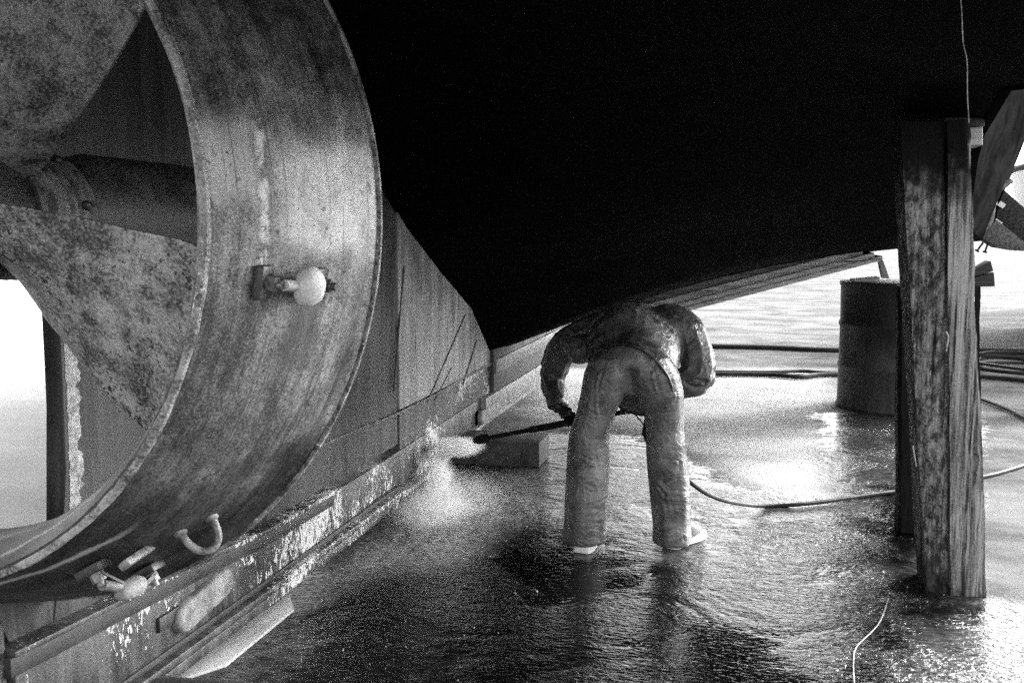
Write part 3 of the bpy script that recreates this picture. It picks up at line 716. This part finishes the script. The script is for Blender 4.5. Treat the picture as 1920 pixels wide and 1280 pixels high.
# wedges sticking out right of the posts, seated on the block end
# bilge beam: stacked planks under the hull
YB = bl0.y - .15
beam = thing('bilge_beam', PY(1400, 540, YB), 'stack of pale sawn planks sloping under the hull above the worker', 'beam')
def plank(xa, ya1, ya2, xb, yb1, yb2, dy, mat):
    a1, a2, b1, b2 = PY(xa, ya1, YB), PY(xa, ya2, YB), PY(xb, yb1, YB), PY(xb, yb2, YB); mb = MB()
    off = Vector((0, dy, 0)); back = Vector((0, .5, 0))
    mb.hexa([a1 + off, b1 + off, b2 + off, a2 + off], [a1 + back, b1 + back, b2 + back, a2 + back])
    mb.build('plank', M[mat], beam, bevel=.006)
plank(1130, 576, 592, 1600, 453, 469, .10, 'wood_beam_dim')
plank(1130, 592, 606, 1620, 464, 478, .06, 'wood_beam')
plank(1130, 606, 616, 1640, 473, 483, .02, 'wood_beam')
plank(1130, 616, 625, 1655, 479, 488, .0, 'wood_beam')

# ------------------------------------------------------------------ plank fender with iron strap at the far right, and the boat behind it
YF = 8.6
fen = thing('plank_fender', PY(1880, 450, YF), 'dark planked timber fender with iron strap hung at the right edge', 'fender')
def slab(pts, th, mat, name, dy=0):
    v = [PY(x, y, YF) + Vector((0, dy, 0)) for x, y in pts]; n = len(v); mb = MB()
    mb.loft([v, [u + Vector((.02, th, 0)) for u in v]], True); return mb.build(name, mat, fen, bevel=.006)
slab([(1884, 356), (1935, 402), (2010, 470), (1990, 500), (1935, 466), (1868, 411), (1872, 380)], .35, M['wood_fender'], 'dark_plank')
slab([(1836, 444), (1850, 428), (1868, 412), (1935, 466), (1922, 471), (1905, 470), (1870, 464)], .33, M['wood_fender_pale'], 'pale_plank', -.02)
mb = MB()
path = [PY(x, y, YF - .07) for x, y in ((1896, 338), (1886, 346), (1868, 352), (1860, 366), (1857, 384))]; mb.tube(path, [.022, .026, .04, .046, .05], 14)
path = [PY(x, y, YF - .06) for x, y in ((1860, 384), (1858, 408), (1852, 424), (1838, 432), (1828, 434))]; mb.tube(path, [.03, .028, .026, .024, .02], 12)
mb.build('strap', M['padeye'], fen)
for x0, y0, x1, y1 in ((1843, 455, 1833, 469), (1853, 455, 1847, 471)):
    mb = MB(); a_, b_ = PY(x0, y0, YF - .02), PY(x1, y1, YF - .02); mb.tube([a_, b_], .008, 8); mb.tube([b_, b_ + (b_ - a_) * .18], .018, 8); mb.build('bolt', M['hose'], fen)
for x0, y0, w_, h_ in ((1878, 384, .05, .04), (1873, 415, .06, .012)):
    p = PY(x0, y0, YF - .012); mb = MB(); mb.box(p, (w_, .012, h_), (0, R(35), 0)); mb.build('paint_mark', M['boat_white'], fen)
mb = MB()     # leg that carries the fender, out of the picture to the right
p = PY(1985, 480, YF + .15); mb.box((p.x, p.y + .1, p.z / 2), (.2, .2, p.z)); mb.build('leg', M['wood_fender'], fen, bevel=.01)

boat = thing('boat', (4.6, 13.5, 0), 'white planked boat hull standing beyond the dark fender at right', 'boat')
mb = MB(); rg = []
for Y in np.linspace(12.0, 18.0, 13):
    q = (Y - 12) / 6; b_ = 1.25 * math.sin(math.pi * min(1, .22 + q * .78)) + .02; ring = []
    for k in range(13):
        a = -1 + 2 * k / 12; ring.append(Vector((4.75 + b_ * math.copysign(abs(a) ** .6, a), Y, .55 + 1.9 * abs(a) ** 1.6)))
    ring += [Vector((4.75 + b_ * .85, Y, 2.40)), Vector((4.75 - b_ * .85, Y, 2.40))]
    rg.append(ring)
mb.loft(rg, True); mb.build('hull', M['boat_white'], boat)
mb = MB()
for dx in (-1, 1):
    mb.tube([(4.75 + dx * 1.23 * math.sin(math.pi * min(1, .22 + q * .78)), 12 + 6 * q, 2.42) for q in np.linspace(0, 1, 13)], .05, 8)
mb.build('gunwale', M['wood_fender'], boat)
mb = MB(); mb.box((4.75, 15, .33), (.16, 5.2, .66)); mb.build('keel', M['wood_fender'], boat, bevel=.01)

# ------------------------------------------------------------------ hoses, cord, wire
def smooth_path(pts, n=8):
    pts = [Vector(p) for p in pts]; out = []
    P = [pts[0]] + pts + [pts[-1]]
    for i in range(1, len(P) - 2):
        for k in range(n):
            s_ = k / n; a, b, c, d = P[i - 1], P[i], P[i + 1], P[i + 2]
            out.append(.5 * ((2 * b) + (c - a) * s_ + (2 * a - 5 * b + 4 * c - d) * s_ ** 2 + (3 * b - a - 3 * c + d) * s_ ** 3))
    out.append(pts[-1]); return out
def hose(name, pts, r_, mat, label, cat='hose', group=None, n=8, flat=1.0):
    mb = MB(); mb.tube(smooth_path(pts), r_, n, flat=flat)
    o = mb.build(name, mat, None, loc=tuple(pts[0])); return tag(o, label, cat, group)
zz = .03
hose('supply_hose', [G(1180, 646, zz), G(1340, 649, zz), G(1440, 651, zz), G(1530, 655, zz), G(1640, 657, zz), G(1850, 656, zz), G(2100, 668, zz)], .034, M['hose_grey'],
     'upper of two straight dark hoses crossing the dry concrete behind the worker', 'hose', 'hoses laid across the concrete')
hose('supply_hose', [G(1180, 702, zz), G(1340, 701, zz), G(1440, 702, zz), G(1500, 706, zz), G(1545, 702, zz), G(1640, 701, zz), G(1850, 706, zz), G(2100, 735, zz)], .026, M['hose_grey'],
     'lower straight dark hose nearest the worker, bowed near the concrete block', 'hose', 'hoses laid across the concrete')
hose('supply_hose', [G(1180, 697, zz), G(1340, 697, zz), G(1440, 697.5, zz), G(1500, 695.5, zz), G(1545, 698, zz), G(1640, 697, zz), G(1850, 664, zz), G(2100, 672, zz)], .020, M['hose_grey'],
     'thin dark hose lying against the lower straight hose behind the worker', 'hose', 'hoses laid across the concrete')
pts = []
cc = G(1912, 696, .02)
for k in range(64):
    a = k * 2 * math.pi / 18; rr_ = .40 + .06 * math.sin(k * .9) + .0015 * k
    pts.append(cc + Vector((rr_ * 1.05 * math.cos(a), rr_ * 1.5 * math.sin(a), .02 + .0018 * k)))
hose('coiled_hose', pts, .018, M['hose_grey'], 'coil of dark hose on the dry concrete at the right edge', 'hose', n=7)
hose('feed_hose', [G(1780, 730, .02), G(1845, 750, .02), G(1885, 765, .02), G(1920, 782, .02), G(2050, 850, .02)], .016, M['hose'], 'single black hose curving out from behind the posts below the coil', 'hose')

# pressure lance held by the worker and its hose
TIP, LH, RH = PY(893, 825, 5.18), PY(1066, 789, 4.93), PY(1180, 770, 4.80)
lance = thing('pressure_lance', RH, 'black pressure washer lance held in both hands, spraying the keel', 'pressure washer')
ax_l = (TIP - RH).normalized()
mb = MB(); mb.tube([RH - ax_l * .05, RH.lerp(TIP, .5), TIP], .0125, 12); mb.tube([RH.lerp(TIP, .30), RH.lerp(TIP, .62)], .018, 12)
mb.build('barrel', M['hose'], lance)
mb = MB(); mb.tube([TIP - ax_l * .10, TIP - ax_l * .085, TIP - ax_l * .02, TIP + ax_l * .012], [.014, .026, .026, .016], 14); mb.build('nozzle_tip', M['hose'], lance)
mb = MB(); mb.tube([RH - ax_l * .02, RH - ax_l * .10, RH - ax_l * .12 + Vector((.0, -.01, -.05)), RH - ax_l * .10 + Vector((.0, -.02, -.14))], [.020, .026, .024, .020], 12)
mb.build('grip', M['hose'], lance)
mb = MB(); gp = RH - ax_l * .03; mb.tube(smooth_path([gp + Vector((0, 0, -.015)), gp + Vector((.03, 0, -.05)), gp + Vector((.07, -.01, -.09)), gp + Vector((.10, -.01, -.10))]), .005, 8); mb.build('trigger', M['bolt'], lance)
h0 = RH - ax_l * .10 + Vector((0, -.02, -.14))
hz = .014
hose('pressure_hose', [h0, PY(1217, 832, 4.78), PY(1248, 870, 4.78), PY(1292, 902, 4.80), PY(1325, 925, 4.9), PY(1370, 941, 5.1), G(1430, 948, hz), G(1500, 945, hz), G(1560, 938, hz), G(1640, 926, hz),
                       G(1720, 915, hz), G(1845, 893, hz), G(1920, 872, hz), G(2100, 815, hz)], .0115, M['hose'], 'black pressure hose trailing from the worker across the wet concrete', 'hose')
hose('loose_wire', [G(1666, 1120, .006), G(1652, 1160, .006), G(1636, 1182, .008), G(1606, 1212, .006), G(1600, 1240, .006), G(1602, 1285, .006), G(1606, 1350, .006)], .0023, M['wire'],
     'thin pale wire curling on the black wet ground in the foreground', 'wire', n=6)
hose('hanging_cord', [PY(1799, -30, 1.78), PY(1803, 20, 1.78), PY(1806, 80, 1.78), PY(1813, 115, 1.78), PY(1814, 180, 1.78), PY(1817, 232, 1.78)], .0009, M['cord'],
     'thin pale cord end dangling from the black hull above the post', 'cord', n=6)
hose('nailed_wire', [PY(1712, 835, yb), PY(1714, 850, yb - .01), PY(1716, 862, yb - .012), PY(1718, 874, yb - .004)], .0028, M['wire'], 'short bit of bright wire stuck in the blotched post', 'wire', n=6)
hose('nailed_wire', [PY(1774, 622, yb), PY(1778, 632, yb - .012), PY(1776, 645, yb - .012), PY(1774, 658, yb - .004)], .004, M['wire'], 'bright scrap of wire caught in the joint of the two posts', 'wire', n=6)

# small pale chips: a few real bits, the rest stand in for glints
mb = MB(); rd = random.Random(11)
for _ in range(380):
    if rd.random() < .75: x, y = rd.uniform(-1.7, 1.6), rd.uniform(2.7, 5.0)
    else: x, y = rd.uniform(-2.5, 4), rd.uniform(4.5, 12)
    s_ = rd.uniform(.0006, .0022) * (2.2 if rd.random() < .04 else 1) * (1.6 if y > 6 else 1); a = rd.uniform(0, 6.28); pts = []
    for k in range(5): pts.append(Vector((x + s_ * (1.6 * math.cos(a) * math.cos(k * 1.257) - math.sin(a) * math.sin(k * 1.257)), y + s_ * (1.6 * math.sin(a) * math.cos(k * 1.257) + math.cos(a) * math.sin(k * 1.257)), .003)))
    mb.loft([pts, [p + Vector((0, 0, .002 + rd.random() * .004)) for p in pts]], True)
o = mb.build('debris', M['chip'], None, loc=(0, 4, 0), smooth=False); tag(o, 'pale paint chips and grit scattered over the wet concrete', 'debris', kind='stuff')

# ------------------------------------------------------------------ the worker
HIP = (PY(1185, 690, 4.52))
person = thing('person', (-.51, 4.46, 0), 'worker in grey oilskins bent over under the hull, seen from behind, holding a pressure lance', 'person')
def row(y, xl, xr, Y, depth):
    a, b = PY(xl, y, Y), PY(xr, y, Y); c = (a + b) / 2; return c, (b - a).length / 2, depth
def leg_rings(rows, scale=1.0, n=20):
    rg = []
    for c, rx, ry in rows:
        rg.append([c + Vector((rx * scale * math.cos(2 * math.pi * j / n), ry * scale * math.sin(2 * math.pi * j / n), 0)) for j in range(n)])
    return rg
LH = LH
LL = [row(1012, 1054, 1134, 4.44, .110), row(985, 1060, 1133, 4.44, .105), row(930, 1062, 1137, 4.45, .100), row(885, 1064, 1141, 4.46, .100), row(850, 1066, 1141, 4.48, .105),
      row(815, 1070, 1140, 4.50, .110), row(773, 1084, 1152, 4.50, .120), row(735, 1092, 1166, 4.50, .130), row(700, 1098, 1182, 4.51, .140), row(668, 1112, 1190, 4.53, .13)]
RL = [row(1014, 1226, 1296, 4.62, .110), row(985, 1227, 1293, 4.62, .105), row(925, 1221, 1293, 4.62, .100), row(885, 1217, 1289, 4.62, .100), row(845, 1214, 1285, 4.61, .105),
      row(805, 1214, 1281, 4.60, .110), row(773, 1212, 1281, 4.58, .120), row(735, 1196, 1280, 4.55, .130), row(700, 1184, 1272, 4.54, .140), row(668, 1178, 1254, 4.55, .13)]
# torso stations: centre, half width, half height, tilt of the ring
def fr(c, ax, rx, rz, n=24, roll=0.0):
    ax = ax.normalized(); side = Vector((0, 0, 1)).cross(ax).normalized() * -1; up = side.cross(ax).normalized()
    if up.z < 0: up = -up
    return [c + (side * math.cos(roll) + up * math.sin(roll)) * (rx * math.cos(2 * math.pi * j / n)) + (up * math.cos(roll) - side * math.sin(roll)) * (rz * math.sin(2 * math.pi * j / n)) for j in range(n)]
PEL = PY(1184, 712, 4.56); CH = PY(1178, 626, 4.99); MIDT = PEL.lerp(CH, .5) + Vector((0, 0, .03)); NECK = PY(1165, 640, 5.20)
TA = (CH - PEL)
LSH, LEL = PY(1060, 648, 5.02), PY(1038, 708, 5.06); LWR = PY(1046, 762, 4.97)
RSH, REL = PY(1266, 606, 4.97), PY(1306, 706, 4.82); RMID = PY(1302, 648, 4.90); RWR = RH + Vector((.085, .02, .085))
# ---- body: one continuous skin
def hand(mb, c, wrist, bar, side, mi=1):
    """palm beside the bar at c, four fingers of unequal length curled round it, thumb opposing"""
    ax = bar.normalized(); out = (wrist - c); out = (out - ax * out.dot(ax)).normalized(); b = ax.cross(out)
    pc = c + out * .034
    mb.tube([wrist, wrist.lerp(pc, .5), pc + out * .005, pc - out * .012], [(.026, .020), (.032, .021), (.042, .020), (.040, .016)], 14, mi=mi, up=b)
    for i, (o_, ln) in enumerate(((-.033, 2.9), (-.011, 3.3), (.011, 3.15), (.033, 2.6))):
        path, rad = [], []
        for k in range(9):
            a = -.35 + ln * k / 8; r_ = .027 - .002 * k / 8
            path.append(c + ax * (o_ + .004 * math.sin(k)) + (out * math.cos(a) + b * side * math.sin(a)) * r_); rad.append(.0095 - .0028 * k / 8 + (.0008 if k in (3, 6) else 0))
        mb.tube(path, rad, 8, mi=mi)
    path = [pc + ax * -.035 * 1, pc + ax * -.052 - out * .020 - b * side * .012, c + ax * -.056 - b * side * .026, c + ax * -.050 - out * .018 - b * side * .020]
    mb.tube(smooth_path(path, 4), [.0135 - .004 * k / 12 for k in range(13)], 8, mi=mi)
def limb(mb, pts, rads, n=14, mi=0):
    mb.tube(smooth_path(pts, 6), [float(x) for x in np.interp(np.linspace(0, len(rads) - 1, (len(pts) - 1) * 6 + 1), range(len(rads)), rads)], n, mi=mi)
mb = MB()
mb.loft(leg_rings(LL, .72)); mb.loft(leg_rings(RL, .72))
mb.loft([fr(PEL - TA.normalized() * .03 + Vector((0, 0, .05)), TA, .10, .05), fr(PEL + Vector((0, 0, .04)), TA, .15, .08), fr(MIDT, TA, .15, .10), fr(CH, TA, .17, .115), fr(CH + TA.normalized() * .10, TA, .13, .09), fr(CH + TA.normalized() * .16, TA, .07, .06)])
limb(mb, [CH + TA.normalized() * .08, NECK, NECK + Vector((-.01, .07, -.03))], [.065, .055, .055])
HD = NECK + Vector((-.015, .14, -.06))
mb.ball(HD, (.075, .10, .105), 18, 12)
fdir = Vector((-.10, .55, -.80)).normalized()
mb.ball(HD + fdir * .045, (.062, .062, .06), 14, 9); mb.ball(HD + fdir * .112, (.014, .02, .016), 8, 6)          # jaw, nose
for sx in (-1, 1):
    mb.ball(HD + fdir * .088 + Vector((sx * .030, .03, .035)), (.013, .011, .011), 8, 6)                        # brow/eye
    mb.ball(HD + Vector((sx * .076, 0, 0)), (.010, .02, .03), 8, 6)                                             # ear
mb.ball(HD + fdir * .10 + Vector((0, -.035, -.025)), (.026, .010, .010), 8, 6)                                   # mouth
limb(mb, [CH + Vector((-.10, .03, .0)), LSH, LEL, LWR], [.07, .056, .043, .029]); limb(mb, [CH + Vector((.10, .03, 0)), RSH, REL, RWR], [.07, .056, .043, .029])
body = mb.build('body', M['skin'], person, remesh=.010, smoothit=3)
for sgn, c, wr in ((1, LH, LWR), (-1, RH - ax_l * .0, RWR)):
    mb = MB(); hand(mb, c, wr, ax_l, sgn, 0)
    mb.tube([wr + (wr - c).normalized() * .05, wr, wr - (wr - c).normalized() * .02], [.040, .037, .030], 14)
    mb.build('glove', M['glove'], person, remesh=.0035, smoothit=2)
mb = MB(); mb.ball(HD + Vector((.0, -.01, .012)) - fdir * .012, (.083, .108, .108), 18, 12)
mb.build('hair', M['hair'], person, disp=lambda p, q: .004 * mnoise.noise(p * 45))
# ---- oilskin trousers
def fold(p, amp, fx, fz, seed):
    q = Vector((p.x * fx + seed, p.y * fx, p.z * fz)); n1_ = mnoise.noise(q + Vector((0, 0, 1.3 * mnoise.noise(q * .5)))); n2_ = mnoise.noise(q * 2.3)
    return amp * ((1 - abs(n1_) * 2.2) ** 1 * .8 + n2_ * .5)
def wrinkle(p, amp, f, st, seed):
    # thin sharp ridges running askew, only in places
    q = Vector((p.x * f + p.z * f * .6 + seed, p.y * f, p.z * f * st * .5)); n_ = mnoise.noise(q + Vector((.8 * mnoise.noise(p * 6), 0, .8 * mnoise.noise(p * 5 + Vector((4, 0, 0))))))
    m_ = max(0, min(1, mnoise.noise(p * 4.5 + Vector((seed, 1, 2))) * 2.2 + .35))
    return amp * m_ * math.exp(-(n_ / .13) ** 2)
def crease(p, a, b, wd, dp):
    ab = b - a; t_ = max(0, min(1, (p - a).dot(ab) / ab.length_squared)); d = (p - (a + ab * t_)).length
    return dp * math.exp(-(d / wd) ** 2) - .45 * dp * math.exp(-((d - 2.1 * wd) / (1.3 * wd)) ** 2)
def cl(Y, *p): return [(PY(p[k][0], p[k][1], Y), PY(p[k + 1][0], p[k + 1][1], Y)) for k in range(len(p) - 1)]
KN = (cl(4.37, (1074, 858), (1100, 868), (1138, 880)) + cl(4.37, (1082, 846), (1136, 868)) + cl(4.36, (1085, 902), (1110, 918)) + cl(4.36, (1088, 964), (1128, 949)) + cl(4.37, (1072, 884), (1100, 878), (1136, 858))
      + cl(4.52, (1218, 834), (1236, 862), (1256, 888)) + cl(4.52, (1246, 856), (1286, 876)) + cl(4.52, (1248, 900), (1290, 868)) + cl(4.52, (1232, 806), (1262, 842)) + cl(4.52, (1226, 905), (1250, 930), (1262, 975)))
SEAMS = (cl(4.40, (1223, 700), (1230, 730), (1244, 760), (1262, 785), (1278, 815)) + cl(4.37, (1126, 690), (1119, 720), (1118, 760), (1124, 800), (1132, 830)) + cl(4.37, (1092, 930), (1084, 1010))
         + cl(4.40, (1150, 690), (1146, 730), (1140, 770)) + cl(4.52, (1276, 900), (1281, 1010)) + cl(4.45, (1266, 740), (1277, 790)))
def trouser_disp(p, q):
    d = .003 * mnoise.noise(Vector((p.x * 13, p.y * 13, p.z * 1.6)))
    for i, (a, b) in enumerate(KN): d += crease(p, a, b, .0065, .006 if i % 4 else -.008)
    for a, b in SEAMS: d += crease(p, a, b, .006, .0055)
    d -= crease(p, PY(1176, 672, 4.36), PY(1178, 760, 4.40), .012, .010) + crease(p, PY(1180, 700, 4.38), PY(1181, 740, 4.42), .03, .03)
    return d
mb = MB(); mb.loft(leg_rings(LL, 1.07)); mb.loft(leg_rings(RL, 1.07))
mb.loft([fr(PEL - TA.normalized() * .04 + Vector((0, 0, .03)), TA, .165, .11), fr(PEL + Vector((0, 0, .02)), TA, .205, .135), fr(MIDT, TA, .18, .135)])
mb.ball(PY(1187, 690, 4.52), (.195, .135, .118))
tr = mb.build('trousers', M['oil'], person, remesh=.0062, smoothit=4, disp=trouser_disp)
# ---- oilskin jacket with sleeves
HEM = PEL.lerp(CH, .10) + Vector((.0, 0, .0))
hem_ax = (TA.normalized() + Vector((.72, 0, .05))).normalized()
mb = MB()
rg = [fr(HEM - TA.normalized() * .055, hem_ax, .228, .186, 28), fr(HEM, hem_ax, .230, .188, 28), fr(PEL.lerp(CH, .35) + Vector((.015, 0, .015)), TA, .228, .182, 28), fr(PEL.lerp(CH, .62) + Vector((.025, 0, .025)), TA, .242, .185, 28),
      fr(CH + Vector((.01, 0, .01)), TA, .225, .172, 28), fr(CH + TA.normalized() * .10, TA, .18, .13, 28), fr(CH + TA.normalized() * .19, TA, .10, .09, 28)]
mb.loft(rg)
mb.ball(PY(1088, 655, 4.86), (.085, .12, .075)); limb(mb, [CH + Vector((-.13, .02, .02)), LSH, LEL + Vector((-.005, 0, 0)), LEL.lerp(LWR, .55), LWR], [.10, .088, .072, .064, .056], 9)
limb(mb, [CH + Vector((.12, -.04, .03)), RSH + Vector((.01, -.04, .0)), RMID, REL, REL.lerp(RWR, .45), RWR], [.115, .102, .086, .090, .074, .056], 9)
limb(mb, [NECK - TA.normalized() * .05, NECK + Vector((0, .02, -.005)), HD], [.11, .095, .10])            # collar and hood
JF = [(PY(1252, 592, 4.80), PY(1278, 622, 4.78)), (PY(1230, 600, 4.80), PY(1270, 628, 4.76)), (PY(1243, 655, 4.52), PY(1256, 688, 4.48)), (PY(1290, 655, 4.78), PY(1315, 625, 4.78)), (PY(1292, 715, 4.74), PY(1320, 722, 4.74)),
      (PY(1205, 596, 4.78), PY(1245, 606, 4.74)), (PY(1150, 600, 4.78), PY(1210, 590, 4.8)), (PY(1100, 615, 4.85), PY(1130, 590, 4.85))]
def jacket_disp(p, q):
    d = .004 * mnoise.noise(Vector((p.x * 12, p.y * 4, p.z * 9))) + .7 * wrinkle(p, .006, 6, 4, 5)
    for i, (a, b) in enumerate(JF): d += crease(p, a, b, .008, .011 if i != 3 else .016)
    for e, sg in ((REL, 1), (LEL, 1)):
        dd = (p - e).length
        if dd < .2: d += .006 * math.sin(p.z * 75 + p.x * 40 + 3 * mnoise.noise(p * 9)) * (1 - dd / .2)
    return d
mb.build('jacket', M['oil_jacket'], person, remesh=.0062, smoothit=2, disp=jacket_disp)
mb = MB(); loop = fr(HEM - TA.normalized() * .050, hem_ax, .234, .190, 48); mb.tube(loop + [loop[0]], .0065, 8, caps=False)
loop = fr(HEM - TA.normalized() * .018, hem_ax, .234, .192, 48); mb.tube(loop + [loop[0]], .0035, 8, caps=False)
mb.build('hem_band', M['belt'], person)
# ---- boots
for (heel, toe, x) in ((G(1091, 1036), Vector((.10, 1, 0)), 0), (G(1255, 1027), Vector((.50, .85, 0)), 1)):
    d = toe.normalized(); s_ = Vector((d.y, -d.x, 0)); mb = MB(); mu = MB()
    prof = [(-.012, .034), (.010, .049), (.06, .050), (.12, .047), (.18, .054), (.23, .052), (.27, .035), (.29, .012)]
    for mesh_, z0, z1, k in ((mb, .0, .034, 1.0), ):
        rg = [[heel + d * y + s_ * wd * sg + Vector((0, 0, z)) for sg, z in ((-1, z0), (1, z0), (1, z1), (-1, z1))] for y, wd in prof]
        mesh_.loft(rg, True)
    b_ = thing('b', heel, None, None) if False else None
    mu.loft([[heel + d * (.11 + sx) + Vector((0, 0, z)) + d * (ln * math.cos(2 * math.pi * j / 18)) + s_ * (wd * math.sin(2 * math.pi * j / 18)) for j in range(18)]
             for z, sx, ln, wd in ((.032, .03, .135, .046), (.06, .02, .13, .045), (.085, -.01, .10, .043), (.12, -.04, .072, .043), (.22, -.045, .065, .046))], True)
    boot = mu.build('boot', M['boot'], person); mb.build('sole', M['sole'], boot, bevel=.006)

# ------------------------------------------------------------------ water spray at the lance tip
JET0, JET1 = TIP, PX(832, 845, -1.80)
sc_ = Vector((-1.50, 4.95, .28))
mb = MB(); mb.ball(sc_, (.85, 1.15, .5), 24, 16)
mb.v = [Vector((p.x, p.y, max(p.z, .012))) for p in mb.v]
t = NT('fine_water_spray'); nt_ = t.t; nt_.nodes.remove(t.b)
vol = nt_.nodes.new('ShaderNodeVolumePrincipled'); outp = nt_.nodes['Material Output']
nt_.links.new(vol.outputs[0], outp.inputs['Volume'])
vol.inputs['Color'].default_value = (.95, .95, .95, 1); vol.inputs['Anisotropy'].default_value = .2
def blob(c, r_):
    l = c - sc_; mp = t.mapping(t.tc.outputs['Object'], (1 / r_[0], 1 / r_[1], 1 / r_[2]), loc=(-l.x / r_[0], -l.y / r_[1], -l.z / r_[2]))
    ln = nt_.nodes.new('ShaderNodeVectorMath'); ln.operation = 'LENGTH'; nt_.links.new(mp, ln.inputs[0])
    return t.ramp(ln.outputs['Value'], .1, 1.0, 1.0, 0.0)
d1 = blob(JET0.lerp(JET1, .6), (.20, .22, .060)); d2 = blob(PY(824, 895, 5.2), (.10, .16, .20)); d3 = blob(PY(812, 975, 4.8), (.26, .40, .20)); d4 = blob(PY(840, 960, 4.9), (.42, .6, .26))
nz = t.ramp(t.math('ADD', t.noise(6, 5, .65, .8), t.math('MULTIPLY', t.math('SUBTRACT', t.noise(24, 4, .7, .6), .5), .4)), .30, .74)
mist = t.math('ADD', t.math('MULTIPLY', d2, 50.0), t.math('ADD', t.math('MULTIPLY', d3, 22.0), t.math('MULTIPLY', d4, 4.5)))
t.link(t.math('ADD', t.math('MULTIPLY', t.math('MULTIPLY', d1, t.math('ADD', nz, .5)), 38.0), t.math('MULTIPLY', mist, nz)), vol.inputs['Density'])
o = mb.build('water_spray', t.m, None, loc=sc_); tag(o, 'pale mist of water spray bouncing off the keel under the lance tip', 'spray', kind='stuff')
